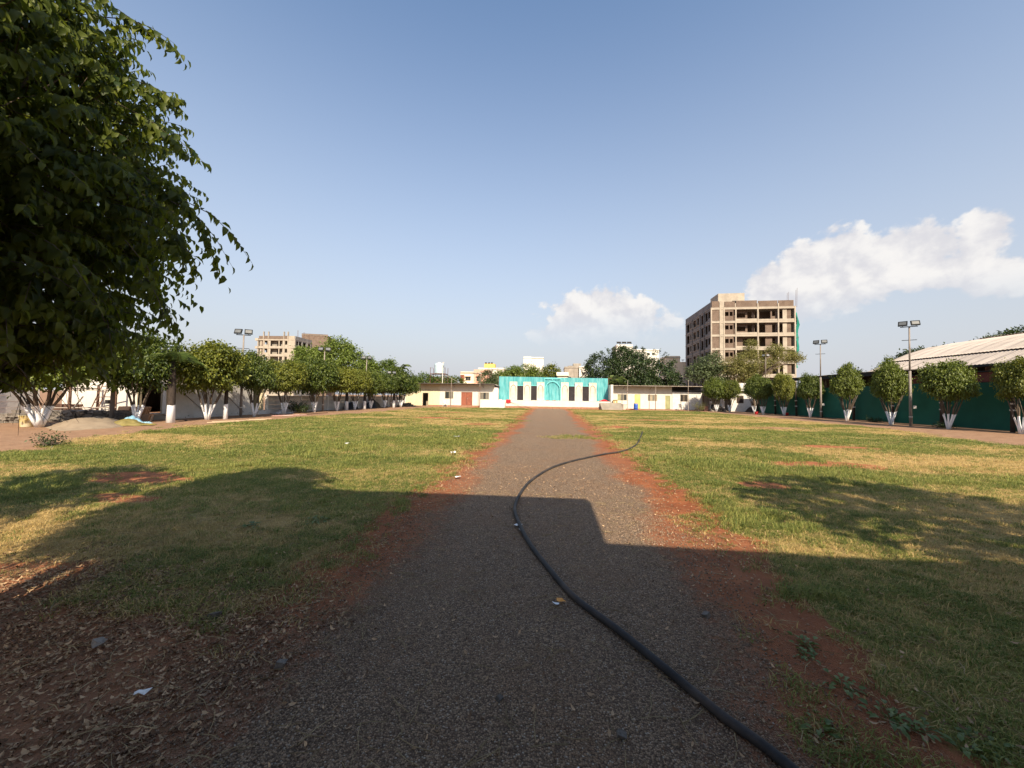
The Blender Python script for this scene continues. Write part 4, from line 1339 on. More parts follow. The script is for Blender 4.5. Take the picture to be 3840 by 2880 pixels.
zs = [1.0 + 3.05 * k for k in range(0, 8)]
rb = frame_building('unfinished_tower', 'tall unfinished concrete and brick block of flats with a green net on its edge', (35.9, 90.4, 0), rad(-3.2), 17.9, 20.0, zs,
                    [(0.0, 1.9, 'brick'), (1.9, 2.75, 'conc'), (2.75, 5.3, 'win2'), (5.3, 10.0, 'balc'), (10.0, 14.3, 'open'), (14.3, 17.75, 'mixed')])
rb.scale = (0.965, 1, 1)
MB().box(2.6, 8.5, 3.0, 8.0, zs[-1] + 0.003, 26.3).build('roof_house', m_conc_l, rb)
MB().box(5.8, 7.9, 2.85, 3.0, 24.1, 24.5).build('opening_shade_box', m_dark, rb)  # near-black box stands for the shade of an opening; none is cut
m_gn = mat('green_debris_net', (0.02, 0.23, 0.19), (0.015, 0.17, 0.14), 1.0, 0.8)
b = MB()
V = []
for j in range(14):
    z = 8.8 + 12.2 * j / 13
    wj = 0.35 + 0.75 * math.sin(math.pi * min(1, (13 - j) / 10)) * (0.7 + 0.3 * math.sin(j * 2))
    for i in range(4):
        V.append((18.1 + wj * i / 3 + 0.08 * math.sin(j * 1.3 + i), 0.2 + 0.8 * (i % 2) + 0.3 * math.sin(j), z))
b.add(V, [(j * 4 + i, j * 4 + i + 1, (j + 1) * 4 + i + 1, (j + 1) * 4 + i) for j in range(13) for i in range(3)])
b.build('debris_net', m_gn, rb, True)
for q, (x, z) in enumerate(((18.35, 26.4), (18.1, 26.0), (16.6, 25.6), (16.3, 25.4))):
    MB().tube([(x, 0.3, zs[-1] - 0.2), (x + 0.1, 0.3, z)], 0.03, 4).build('rebar', m_rust, rb)
for k in range(4):
    MB().tube([(17.9, 0.3, 9.5 + 3 * k), (18.9, 0.6, 9.6 + 3 * k)], 0.04, 5).build('scaffold_tube', m_rust, rb)
lb = frame_building('unfinished_block', 'smaller unfinished pale concrete block with stub columns above the left-hand trees', (-107.7, 131.3, 0), rad(3.5), 14.0, 11.0,
                    [1.0 + 2.95 * k for k in range(0, 8)], [(0.0, 2.1, 'mixed'), (2.1, 3.9, 'pwin'), (3.9, 9.8, 'pbal'), (9.8, 11.3, 'pwin'), (11.3, 13.9, 'conc')], side='right', parapet=1.2)
for x in (2.1, 3.9, 9.8, 11.3):
    MB().box(x - 0.18, x + 0.18, -0.22, 0.2, 21.7, 24.4).build('stub_column', m_conc, lb)
for (y0) in (1.5, 5.5, 9.0):
    for q in range(4):
        MB().tube([(13.8 + 0.1 * (q % 2), y0 + 0.15 * q, 22), (13.8 + 0.1 * (q % 2), y0 + 0.15 * q, 25.2)], 0.03, 4).build('rebar', m_rust, lb)
for k in range(4):
    MB().box(-0.9, 0.2, -0.4, 3.0, 21.0 - 2.95 * k, 21.9 - 2.95 * k).build('corner_balcony', m_conc_l, lb)


def house(name, label, loc, rz, w, d, h, m, wins, parapet=0.5, extra=None):
    """flat-roofed house: wins = (x, z, w, h) on its front"""
    t = thing(name, label, 'house', loc, rz)
    ops = [(x, x + ww, z, z + hh) for (x, z, ww, hh) in wins]
    MB().wall('x', 0, w, 0, h, 0, 0.2, ops).build('front_wall', m, t)
    MB().box(0, 0.2, 0.2, d, 0, h).box(w - 0.2, w, 0.2, d, 0, h).box(0.2, w - 0.2, d - 0.2, d, 0, h).build('outer_wall', m, t)
    MB().box(-0.12, w + 0.12, -0.15, d + 0.1, h + 0.002, h + 0.14).build('roof', m_conc, t)
    if parapet:
        MB().box(0, w, 0, 0.15, h + 0.142, h + parapet).box(0, 0.15, 0.15, d, h + 0.142, h + parapet).box(w - 0.15, w, 0.15, d, h + 0.142, h + parapet).build('parapet', m, t)
    for (x, z, ww, hh) in wins:
        window(t, x, x + ww, z, z + hh, 0.06, panes=2, mats=[m_glass])
        MB().box(x - 0.1, x + ww + 0.1, -0.35, -0.003, z + hh + 0.05, z + hh + 0.13).build('sun_shade', m, t)
    return t


m_pink = mat('salmon_wall', (0.66, 0.36, 0.27), (0.58, 0.31, 0.23), 1, 0.85, dirt=(0.5, 0.36, 0.3), damt=0.4, streak=True)
m_crw = mat('cream_wall', (0.74, 0.65, 0.50), (0.66, 0.58, 0.44), 1, 0.85, dirt=(0.42, 0.36, 0.28), dscale=0.6, damt=0.45, streak=True)
m_yelw = mat('yellow_wall', (0.78, 0.56, 0.14), (0.70, 0.50, 0.12), 1, 0.8, dirt=(0.5, 0.36, 0.12), damt=0.3, streak=True)
m_wb = mat('bright_white_wall', (0.66, 0.63, 0.57), (0.59, 0.56, 0.51), 0.6, 0.85, dirt=(0.5, 0.46, 0.4), dscale=0.5, dthr=(0.55, 0.8), damt=0.4, streak=True)
h1 = house('town_house', 'cream house with maroon end wall and shaded windows behind the left shed', (-19.9, 83.4, 0), rad(-2), 3.0, 6, 6.7, m_crw, [(1.1, 5.0, 1.2, 0.9), (1.0, 2.7, 0.9, 1.0)], 0.3)
MB().box(0.003, 0.9, -0.03, -0.002, 4.9, 6.3).build('maroon_panel', m_brown, h1)
MB().box(-0.1, 3.0, -0.8, -0.02, 4.3, 4.45).build('balcony_slab', m_crw, h1)
h2 = house('town_house', 'salmon coloured house with shuttered window beside the cream one', (-16.9, 83.3, 0), rad(-2), 3.0, 6, 6.6, m_pink, [(0.6, 4.9, 1.0, 1.0), (0.7, 2.7, 1.0, 0.9)], 0.9)
MB().box(0.0, 2.2, -0.7, -0.02, 4.2, 4.32).build('balcony_slab', m_crw, h2)
h3 = house('town_house', 'pale house with a bright yellow rooftop water room', (-22.6, 118.2, 0), 0, 8.2, 8, 9.9, m_wb, [(1.2, 7.4, 1.2, 1.1), (5.0, 7.4, 1.2, 1.1)], 0.6)
MB().box(1.6, 4.9, 1.5, 4.5, 10.05, 11.9).build('roof_room', m_yelw, h3)
for x in (2.0, 3.0, 3.9):
    MB().lathe([(0.3, 0), (0.34, 0.1), (0.34, 0.4), (0.1, 0.55)], 8, (x, 2.4, 11.9)).build('roof_tank', m_dark, h3)
MB().box(6.2, 7.6, -0.04, 0.0, 8.4, 9.7).build('wall_panel', m_conc, h3)
h4 = house('town_house', 'blank bright white building rising behind the stage trees', (-10.7, 149.5, 0), rad(2), 7.8, 9, 16.6, m_wb, [(6.3, 10.5, 0.9, 0.9)], 0.6)
MB().box(0.0, 3.0, -0.15, 0.0, 12, 17.35).build('stair_tower', m_wb, h4)
h5 = house('town_house', 'grey unpainted stepped house right of the stage centre', (4.2, 120.8, 0), 0, 4.2, 8, 10.8, m_conc, [(1.0, 7.0, 1.0, 1.0)], 0.45)
MB().box(2.8, 5.2, 2.0, 6.0, 10.95, 12.4).box(1.2, 2.8, 2.0, 6.0, 10.95, 11.7).build('roof_room', m_conc, h5)
h6 = house('town_house', 'narrow whitewashed house next to the grey stepped house', (8.7, 121.0, 0), 0, 2.6, 8, 10.9, m_wb, [(0.9, 8.5, 0.7, 0.9)], 0.5)
h7 = house('rooftop_room', 'small cream room with dark shaded opening just behind the stage', (1.2, 75.4, 0), 0, 2.1, 3, 5.7, m_crw, [(0.2, 4.6, 1.7, 0.8)], 0.0)
MB().add([(-0.1, -0.5, 5.82), (2.2, -0.5, 5.82), (2.2, 0.4, 6.55), (-0.1, 0.4, 6.55)], [(0, 1, 2, 3)]).build('sloped_canopy', m_crw, h7)
h8 = house('town_house', 'tall white block with dark solar heaters behind the broad dark tree', (25.3, 152.7, 0), rad(1), 6.2, 9, 21.6, m_wb, [(1.0, 18.6, 1.0, 1.0)], 0.9)
for k in range(3):
    b = MB()
    b.add([(0.3 + 2 * k, 0.5, 23.0), (2.0 + 2 * k, 0.5, 23.0), (2.0 + 2 * k, 1.8, 23.9), (0.3 + 2 * k, 1.8, 23.9)], [(0, 1, 2, 3)])
    b.tube([(0.5 + 2 * k, 1.7, 22.2), (0.5 + 2 * k, 1.7, 23.8)], 0.06, 5).tube([(1.9 + 2 * k, 1.7, 22.2), (1.9 + 2 * k, 1.7, 23.8)], 0.06, 5)
    b.build('solar_heater', m_dark, h8)
h9 = house('town_house', 'long white upper storey right of the tall white block', (31.6, 153.4, 0), rad(1), 10, 9, 20.2, m_wb, [(5.6, 18.4, 0.9, 0.9), (7.4, 18.4, 0.9, 0.9)], 0.6)
h10 = house('town_house', 'cream yellow house with a satellite dish beside the unfinished tower', (32.7, 113.6, 0), 0, 3.9, 6, 13.3, m_crw, [(1.0, 10.5, 0.9, 1.0)], 0.6)
MB().box(3.9, 6.0, 0, 6, 0, 12.2).build('side_wing', m_crw, h10)
MB().lathe([(0.02, 0.0), (0.3, 0.06), (0.5, 0.18)], 12, (4.6, -0.2, 12.6)).tube([(4.6, -0.2, 12.1), (4.6, -0.2, 12.65)], 0.04, 5).build('satellite_dish', m_dark, h10)
h11 = house('brick_house', 'unplastered brick house rising behind the unfinished pale block', (-109, 165, 0), rad(-70), 16, 10, 26.2, m_brick, [(2, 22, 1.5, 1.5), (5, 22, 1.5, 1.5)], 0.6)

# ---- porch the photographer stands in front of: its roof throws the stepped shade on the path
pr = thing('entrance_building', 'entrance building with flat porch roof behind the start of the path', 'building', (0, 0, 0))
MB().box(-2.25, 2.3, -1.0, 0.82, 4.1, 4.25).build('porch_roof', m_conc, pr)
MB().box(-2.25, 10.5, -6.0, -1.003, 4.05, 4.25).build('roof', m_conc, pr)
MB().wall('x', -2.0, 10.3, 0, 4.05, -4.6, -4.4, [(-0.9, 0.9, 0, 2.3), (4, 5.5, 1, 2.3)]).build('front_wall', m_white, pr)
for x in (-2.1, 2.1):
    MB().box(x - 0.12, x + 0.12, -1.6, -1.36, 0, 4.05).build('porch_column', m_white, pr)
MB().box(-2.2, 10.3, -4.4, -0.95, -0.05, 0.06).build('porch_floor', m_conc, pr)
MB().box(-2.0, 10.3, -12.0, -6.0, 0.0, 4.0).build('unseen_sky_block', m_plaster, pr)  # unseen low block, added to hold back sky light from behind

# ------------------------------------------------------------------ trees
def unit(v):
    return v / np.maximum(np.linalg.norm(v, axis=1, keepdims=True), 1e-9)


def leaves_mesh(name, P, A, Nn, L, wid, m, curved=False, fold=0.25):
    """leaves at P, long axis A, upper side Nn, lengths L; flat folded rhombs or curved eight-face leaves"""
    n = len(P)
    A = unit(A)
    Sd = unit(np.cross(A, Nn))
    Nn = np.cross(Sd, A)
    L = L[:, None]
    W = L * wid
    if not curved:
        V = np.stack([P, P + A * L * 0.45 + Sd * W * 0.5 + Nn * W * fold, P + A * L - Nn * L * 0.12, P + A * L * 0.45 - Sd * W * 0.5 + Nn * W * fold], 1).reshape(-1, 3)
        i = np.arange(n)[:, None] * 4
        F = np.concatenate([i + np.array([[0, 1, 2]]), i + np.array([[0, 2, 3]])], 1).reshape(-1, 3)
        return np_mesh(name, V, F, m)
    rows = [(0.30, 0.47, -0.02), (0.66, 0.36, -0.13)]
    vs = [P]
    for t, w, dz in rows:
        c = P + A * L * t + Nn * L * dz
        e = Nn * W * fold * 2 * w
        vs += [c - Sd * W * w + e, c, c + Sd * W * w + e]
    vs.append(P + A * L * 0.93 - Nn * L * 0.36)
    V = np.stack(vs, 1).reshape(-1, 3)
    i = np.arange(n)[:, None] * 8
    T = np.array([(0, 1, 2), (0, 2, 3), (1, 4, 5), (1, 5, 2), (2, 5, 6), (2, 6, 3), (4, 7, 5), (5, 7, 6)])
    F = (i[:, :, None] + T[None]).reshape(-1, 3)
    return np_mesh(name, V, F, m, smooth=True)


def lumpy(d, seed):
    """low-frequency bumps over the sphere of directions"""
    s = seed * 1.7
    return (np.sin(d[:, 0] * 3.1 + s) * np.sin(d[:, 1] * 2.7 + 1.3 * s) + 0.7 * np.sin(d[:, 2] * 4.3 + s * 0.6) * np.sin(d[:, 0] * 5.2 - s) + 0.5 * np.sin(d[:, 1] * 7.7 + s) * np.sin(d[:, 2] * 6.1)) * 0.5


def crown(name, m, seed, blobs, nclump, per, leaf, wid=0.5, spread=0.2, droop=0.5, lump=0.16, inner=0.5, boxy=2.0, flat=0.0):
    """clumps of leaves spread through blobs [(cx,cy,cz,rx,ry,rz)], denser towards the skin"""
    r = np.random.default_rng(seed)
    B = np.array(blobs, float)
    area = (B[:, 3] * B[:, 4] * B[:, 5]) ** (2 / 3)
    which = r.choice(len(B), nclump, p=area / area.sum())
    d = unit(r.normal(size=(nclump, 3)))
    # super-ellipsoid so clipped crowns get fuller shoulders
    q = (np.abs(d) ** boxy).sum(1, keepdims=True) ** (1 / boxy)
    dd = d / q
    rad_ = inner + (1 - inner) * np.sqrt(r.random(nclump))
    rad_ = rad_ * (1 + lump * lumpy(d, seed))
    C = B[which, :3] + dd * B[which, 3:6] * rad_[:, None]
    n = nclump * per
    ci = np.repeat(np.arange(nclump), per)
    P = C[ci] + r.normal(size=(n, 3)) * spread * np.array([1, 1, 0.75])
    out = unit(P - B[which[ci], :3])
    A = out * 0.7 + np.array([0, 0, -droop]) + r.normal(size=(n, 3)) * 0.55
    Nn = out * 0.5 + np.array([0, 0, 0.9]) + r.normal(size=(n, 3)) * 0.55
    L = leaf * r.uniform(0.65, 1.3, n)
    return leaves_mesh(name, P, A, Nn, L, wid, m)


def trunk_mesh(name, m, seed, nst, h, r0, fan, base=0.10, limbs=0, lh=(0.55, 0.9)):
    """several stems fanning from one foot, or one trunk with limbs"""
    r = random.Random(seed)
    b = MB()
    for k in range(nst):
        a = 2 * math.pi * (k + r.uniform(-0.3, 0.3)) / max(nst, 1)
        rr = r0 * r.uniform(0.7, 1.2)
        f = fan * r.uniform(0.5, 1.1)
        pts, rs = [], []
        for j in range(6):
            t = j / 5
            pts.append((math.cos(a) * (base + (f - base) * t ** 1.15) + r.uniform(-0.03, 0.03), math.sin(a) * (base + (f - base) * t ** 1.15) + r.uniform(-0.03, 0.03), h * t - 0.05))
            rs.append(rr * (1.25 - 0.7 * t) * r.uniform(0.92, 1.08))
        b.tube(pts, rs, 7)
        if nst > 1 and r.random() < 0.8:
            j = r.choice((1, 2, 2, 3))
            p = Vector(pts[j])
            a2 = a + r.uniform(-1.0, 1.0)
            e = p + Vector((math.cos(a2) * f * 0.5, math.sin(a2) * f * 0.5, h * 0.5))
            b.tube([p, (p + e) / 2 + Vector((r.uniform(-0.05, 0.05), r.uniform(-0.05, 0.05), 0)), e], [rs[j] * 0.7, rs[j] * 0.5, rs[j] * 0.35], 6)
    for k in range(limbs):
        a = 2.4 * k + r.uniform(-0.4, 0.4)
        z = h * r.uniform(*lh)
        L = fan * r.uniform(0.7, 1.3)
        p = Vector((0, 0, z))
        mid = p + Vector((math.cos(a) * L * 0.5, math.sin(a) * L * 0.5, L * 0.45))
        e = p + Vector((math.cos(a + r.uniform(-.4, .4)) * L, math.sin(a) * L, L * 0.75))
        b.tube([p, mid, e], [r0 * 0.55, r0 * 0.38, r0 * 0.14], 6)
        for q in range(2):
            a3 = a + r.uniform(-1.2, 1.2)
            e2 = mid + Vector((math.cos(a3) * L * 0.5, math.sin(a3) * L * 0.5, L * r.uniform(0.2, 0.5)))
            b.tube([mid, e2], [r0 * 0.28, r0 * 0.08], 5)
    return b.mesh(name, m, True)


def bark_mat(name, c1, c2, paint=None):
    """bark; with paint, whitewashed up to that height with a ragged edge"""
    m, N, out = newmat(name)
    tc = N.n('ShaderNodeTexCoord').outputs['Object']
    st = N.n('ShaderNodeVectorMath', {0: tc, 1: (1, 1, 0.25)}, operation='MULTIPLY').outputs[0]
    col = N.mix(N.mr(N.noise(st, 14, 5, 0.65), 0.3, 0.7), c1, c2)
    if paint:
        z = N.n('ShaderNodeSeparateXYZ', {0: tc}).outputs[2]
        e = N.m('ADD', z, N.m('MULTIPLY', N.m('SUBTRACT', N.noise(tc, 6, 3), 0.5), 0.35))
        f = N.mr(e, paint - 0.02, paint + 0.02, 1.0, 0.0)
        f = N.m('MULTIPLY', f, N.mr(N.noise(tc, 18, 4, 0.7), 0.68, 0.78, 1.0, 0.35))
        col = N.mix(f, col, (0.74, 0.75, 0.77))
    p = N.n('ShaderNodeBsdfPrincipled', {'Base Color': col, 'Roughness': 0.9, 'Specular IOR Level': 0.15})
    bn = N.n('ShaderNodeBump', {'Strength': 0.6, 'Distance': 0.02, 'Height': N.noise(st, 25, 4, 0.6)})
    N.link(bn.outputs[0], p.inputs['Normal'])
    N.link(p.outputs[0], out.inputs[0])
    return m


m_bark = bark_mat('grey_bark', (0.155, 0.120, 0.090), (0.080, 0.062, 0.048))
m_barkw = bark_mat('whitewashed_bark', (0.135, 0.105, 0.080), (0.070, 0.055, 0.043), 0.92)
m_lf = leafmat('ficus_leaf', (0.026, 0.048, 0.010), (0.155, 0.190, 0.030), 0.25)
m_lf2 = leafmat('ficus_leaf_yellow', (0.042, 0.066, 0.012), (0.215, 0.225, 0.034), 0.27)
m_lfd = leafmat('dark_leaf', (0.014, 0.030, 0.010), (0.060, 0.090, 0.024), 0.18)
m_lfl = leafmat('light_leaf', (0.038, 0.072, 0.014), (0.165, 0.215, 0.040), 0.28)
m_lfo = leafmat('olive_leaf', (0.065, 0.078, 0.022), (0.235, 0.220, 0.070), 0.28)
m_lfg = leafmat('greyish_leaf', (0.030, 0.050, 0.022), (0.110, 0.140, 0.060), 0.2)
m_fg = leafmat('near_ficus_leaf', (0.018, 0.038, 0.009), (0.135, 0.160, 0.022), 0.40, rough=0.5, spec=0.25, tcol=(0.40, 0.46, 0.03))

# clipped ficus: a handful of crowns and stems shared between the trees
fic_crowns = []
for k in range(6):
    bl = [(0, 0, 0, 1.42, 1.42, 1.12), (0.45 * math.cos(k * 2.1), 0.45 * math.sin(k * 2.1), 0.35, 0.95, 0.95, 0.85), (-0.5 * math.cos(k), 0.5 * math.sin(k), -0.15, 0.95, 0.95, 0.7)]
    if k % 2:
        bl.append((0.3, 0.2 * k - 0.4, 0.95, 0.45, 0.45, 0.5))
    rr_ = random.Random(90 + k)
    for q in range(7):
        a_ = q * 0.9 + rr_.uniform(-0.3, 0.3)
        bl.append((1.05 * math.cos(a_), 1.05 * math.sin(a_), rr_.uniform(-0.5, 0.75), 0.5, 0.5, 0.42))
    fic_crowns.append(crown('crown', [m_lf, m_lf, m_lf2, m_lf, m_lf2, m_lf][k], 40 + k, bl, 640, 24, 0.15, 0.52, 0.15, 0.6, 0.26, 0.45, 2.3))
fic_trunks = [trunk_mesh('trunk', m_barkw, 60 + k, (7, 6, 8, 6)[k], 2.15, 0.043, 0.72, 0.035) for k in range(4)]


def ficus(loc, label, group, w=1.0, h=1.0, cv=0, tv=0, rz=0.0, lift=0.0, tw=1.0, wy=None):
    t = thing('ficus_tree', label, 'tree', loc, rz, group)
    inst('trunk', fic_trunks[tv], t, (0, 0, 0), (0, 0, tv * 1.3), (tw, tw, 1.0))
    inst('crown', fic_crowns[cv], t, (0, 0, 2.92 + lift), (0, 0, cv * 0.9), (w, wy or w, h))
    return t


GL, GR = 'clipped ficus trees in the left row', 'clipped ficus trees in the right row'
ficus((-21.9, 14.5, 0), 'spreading ficus with a thick cluster of whitewashed stems beside the sand heap', GL, 1.30, 1.05, 0, 2, 0.3, -0.05, 1.6)
ficus((-20.96, 17.6, 0), 'ficus with whitewashed stems beside the orange tile stacks', GL, 0.92, 1.12, 1, 1, 1.0, 0.1)
ficus((-20.0, 20.7, 0), 'broad ficus before the near end of the long plastered wall', GL, 1.12, 1.18, 2, 0, 2.0, 0.12, 1.25)
ficus((-20.2, 24.5, 0), 'ficus before the far end of the long plastered wall', GL, 0.80, 1.05, 3, 1, 0.5, 0.05)
ficus((-20.9, 28.4, 0), 'ficus with whitewashed fork beside the panel wall corner', GL, 0.94, 1.05, 4, 3, 1.5, 0.0)
ficus((-20.6, 31.9, 0), 'ficus with leaning stems beside the heap of cut branches', GL, 1.1, 1.25, 0, 0, 4.0, 0.25)
lab = ['first yellowish ficus past the heap of cut branches', 'second ficus past the heap of cut branches', 'third ficus past the heap of cut branches', 'fourth ficus past the heap of cut branches']
for k, (x, y) in enumerate(((-20.3, 34.9), (-20.6, 38.9), (-20.5, 42.3), (-20.55, 46.1))):
    ficus((x, y, 0), lab[k], GL, 1.02 - 0.06 * (k % 2), 0.98 + 0.08 * (k % 3), (2, 4, 1, 5)[k], k % 4, 1.1 * k, 0.0)
t = ficus((-20.1, 50.2, 0), 'dark rounded ficus at the end of the row beside the ribbed cream shed', GL, 1.45, 1.4, 3, 2, 0.7, 0.35, 1.2)
fr = [(24.0, 25.9, 0.74, 0.98, 0, 0, 'wide clipped ficus between the tall lamp pole and the net fence gap'), (24.0, 29.85, 0.66, 1.12, 1, 1, 'square clipped ficus directly beside the taller lamp pole'),
      (24.1, 34.1, 0.62, 1.12, 3, 2, 'ficus with one tall shoot between the two lamp poles'), (25.0, 40.0, 0.64, 0.95, 5, 3, 'leaning whitewashed ficus just past the shorter lamp pole'),
      (24.6, 43.5, 0.6, 1.15, 2, 1, 'slim yellowish ficus second past the shorter lamp pole'), (23.7, 45.8, 0.66, 1.0, 0, 0, 'forked whitewashed ficus beside the red bucket'),
      (24.2, 48.6, 0.72, 1.05, 1, 2, 'dark stemmed ficus behind the red bucket'), (23.3, 53.0, 0.82, 1.0, 4, 1, 'ficus in front of the whitewashed block house'),
      (21.9, 53.6, 0.98, 1.1, 3, 3, 'bright green round ficus above the stone rubble')]
for k, (x, y, w, h, cv, tv, lb_) in enumerate(fr):
    ficus((x, y, 0), lb_, GR, w, h, cv, tv, 0.8 * k, (0.0, 0.12, 0.22, -0.02, 0.1, 0.0, 0.15, -0.05, 0.05)[k])
ficus((24.9, 23.1, 0), 'ficus leaning over the right edge before the green net', GR, 0.58, 0.9, 2, 0, 0.4, 0.0)
# tall shoot on the ficus between the poles
# (kept as part of its crown variant)

# young palms with whitewashed feet among the left row
m_palm = leafmat('palm_leaf', (0.030, 0.058, 0.014), (0.130, 0.165, 0.040), 0.2)


def frond_mesh(L, seed, n=26, wid=0.035, ll=0.5):
    r = np.random.default_rng(seed)
    b = MB()
    pts = [Vector((L * t * (0.95 - 0.25 * t), 0, L * (0.75 * t - 0.95 * t * t))) for t in np.linspace(0, 1, 10)]
    b.tube(pts, [0.022 * (1 - 0.8 * k / 9) for k in range(10)], 4)
    for k in range(n):
        t = 0.12 + 0.86 * k / n
        p = Vector((L * t * (0.95 - 0.25 * t), 0, L * (0.75 * t - 0.95 * t * t)))
        for s in (-1, 1):
            l = ll * math.sin(math.pi * (0.15 + 0.8 * t)) + 0.12
            e = p + Vector((l * 0.45, s * l * 0.8, -l * (0.25 + 0.3 * r.random())))
            mid = (p + e) / 2 + Vector((0, 0, l * 0.12))
            wv = Vector((wid, 0, 0))
            b.add([p, mid - wv, e, mid + wv], [(0, 1, 2), (0, 2, 3)])
    return b.mesh('frond', m_palm)


m_palmt = bark_mat('palm_trunk', (0.060, 0.046, 0.038), (0.034, 0.027, 0.024), 0.92)
fronds = [frond_mesh(1.9, 1), frond_mesh(2.3, 2)]


def palm(loc, label, h, r0, nf, fl=1.0, spear=0.0, group='young palms among the left row', rz=0.0):
    t = thing('palm_tree', label, 'tree', loc, rz, group)
    b = MB()
    b.tube([(0, 0, -0.05), (0.01, 0, h * 0.3), (0, 0.02, h * 0.7), (0, 0, h)], [r0 * 1.15, r0, r0 * 0.85, r0 * 0.6], 9)
    b.build('trunk', m_palmt, t, True)
    for k in range(nf):
        a = 2.399 * k
        s = fl * R.uniform(0.8, 1.1)
        inst('frond', fronds[k % 2], t, (0, 0, h - 0.05), (0, R.uniform(-0.75, 0.25), a), (s, s, s))
    if spear:
        MB().tube([(0, 0, h - 0.1), (0.02, 0.02, h + spear * 0.5), (0.0, 0.05, h + spear)], [0.035, 0.022, 0.004], 5).build('spear_leaf', m_palm, t)
    return t


palm((-19.8, 18.3, 0), 'palm with tall bare spear leaf and white-banded trunk near the tile stacks', 3.2, 0.17, 7, 0.9, 1.5)
palm((-19.6, 21.5, 0), 'slim white-footed palm before the long plastered wall', 2.9, 0.11, 6, 0.8)
palm((-20.6, 37.2, 0), 'slim white-footed palm past the cut branches, nearer one', 3.2, 0.16, 6, 0.8)
palm((-20.4, 40.6, 0), 'slim white-footed palm past the cut branches, farther one', 3.2, 0.15, 6, 0.8)
palm((-20.0, 47.6, 0), 'white-footed palm before the dark rounded ficus', 3.3, 0.16, 6, 0.8)
palm((-21.6, 53.5, 0), 'palm whose fronds rise above the dark rounded ficus', 5.3, 0.16, 9, 1.0, 0.8)
palm((10.6, 63.5, 0), 'palm with upright fronds behind the right end of the stage', 4.0, 0.16, 9, 1.3, 0.8)


# larger trees behind
def bigtree(name, label, loc, m, seed, blobs, nclump, per, leaf, th, tr, fan, spread=0.3, droop=0.3, lump=0.22, inner=0.45, wid=0.45, limbs=7, group='trees behind the lawn'):
    t = thing(name, label, 'tree', loc, 0, group)
    inst('trunk', trunk_mesh('trunk', m_bark, seed, 1, th, tr, 0.15, 0.0, 0), t)
    b = trunk_mesh('limbs', m_bark, seed + 5, 0, th, tr, fan, 0, limbs, (0.5, 0.95))
    inst('limbs', b, t)
    inst('crown', crown('crown', m, seed, blobs, nclump, per, leaf, wid, spread, droop, lump, inner), t)
    return t


bigtree('rain_tree', 'tall light green tree rising behind the left row, beside the unfinished block', (-33.5, 56.5, 0), m_lfl, 101,
        [(0, 0, 7.4, 3.2, 3.0, 2.4), (-3.6, 0, 6.6, 2.9, 2.6, 2.2), (3.2, 0.5, 6.2, 2.8, 2.6, 2.0), (0.8, 0, 9.0, 1.9, 1.8, 1.3), (-5.2, 0, 7.8, 1.2, 1.2, 1.0), (5.0, 0, 5.4, 1.7, 1.7, 1.5), (2.6, 0, 8.0, 1.2, 1.2, 1.0)],
        800, 20, 0.34, 6.0, 0.28, 3.0, 0.34)
bigtree('rain_tree', 'feathery light green tree behind the left row, nearer the water tank', (-27.0, 60.0, 0), m_lfl, 102,
        [(0, 0, 5.0, 2.6, 2.4, 1.9), (-2.5, 0, 4.6, 1.9, 1.8, 1.6), (0.8, 0, 6.5, 1.0, 1.0, 0.9), (2.4, 0, 4.4, 1.5, 1.5, 1.3)], 420, 20, 0.32, 4.0, 0.2, 2.2, 0.3)
bigtree('broad_tree', 'grey green tree just left of the unfinished block behind the row', (-44.0, 60.0, 0), m_lfg, 103,
        [(0, 0, 5.0, 3.4, 3.0, 2.2), (-3.2, 0, 4.5, 2.4, 2.4, 1.8), (3, 0, 5.0, 2.2, 2.2, 1.9)], 480, 20, 0.34, 4.0, 0.25, 2.5, 0.34)
for k, (x, y, s) in enumerate(((-24.5, 73, 1.0), (-20.5, 74, 0.95))):
    bigtree('broad_tree', ['low green tree behind the water tank stand', 'low green tree between the water tank and the cream house'][k], (x, y, 0), (m_lfl, m_lf)[k], 110 + k,
            [(0, 0, 4.0 * s, 2.6, 2.3, 1.7), (-1.9, 0, 3.6, 1.8, 1.8, 1.5), (1.9, 0, 3.9, 1.7, 1.8, 1.5)], 320, 20, 0.34, 3.2, 0.2, 2.0)
bigtree('broad_tree', 'brownish green bush-like tree before the salmon house', (-11.6, 69.2, 0), m_lfg, 113, [(0, 0, 4.3, 1.9, 1.8, 1.9), (1.2, 0, 3.6, 1.6, 1.5, 1.5)], 260, 20, 0.3, 3.0, 0.16, 1.6)
bigtree('broad_tree', 'green tree standing behind the left half of the stage', (-5.4, 78, 0), m_lfl, 114, [(0, 0, 6.0, 2.9, 2.6, 2.2), (-2.6, 0, 5.4, 2.2, 2.2, 2.0), (2.2, 0, 5.6, 1.8, 1.8, 1.8), (-4.6, 0, 5.0, 1.6, 1.6, 2.0)], 520, 20, 0.36, 5, 0.25, 2.6, 0.34)
bigtree('broad_tree', 'smaller green tree behind the stage centre', (0.0, 79, 0), m_lf2, 115, [(0, 0, 6.3, 1.9, 1.8, 2.0), (0.6, 0, 5.0, 2.0, 1.8, 1.8)], 300, 20, 0.34, 5, 0.2, 2.0, 0.3)
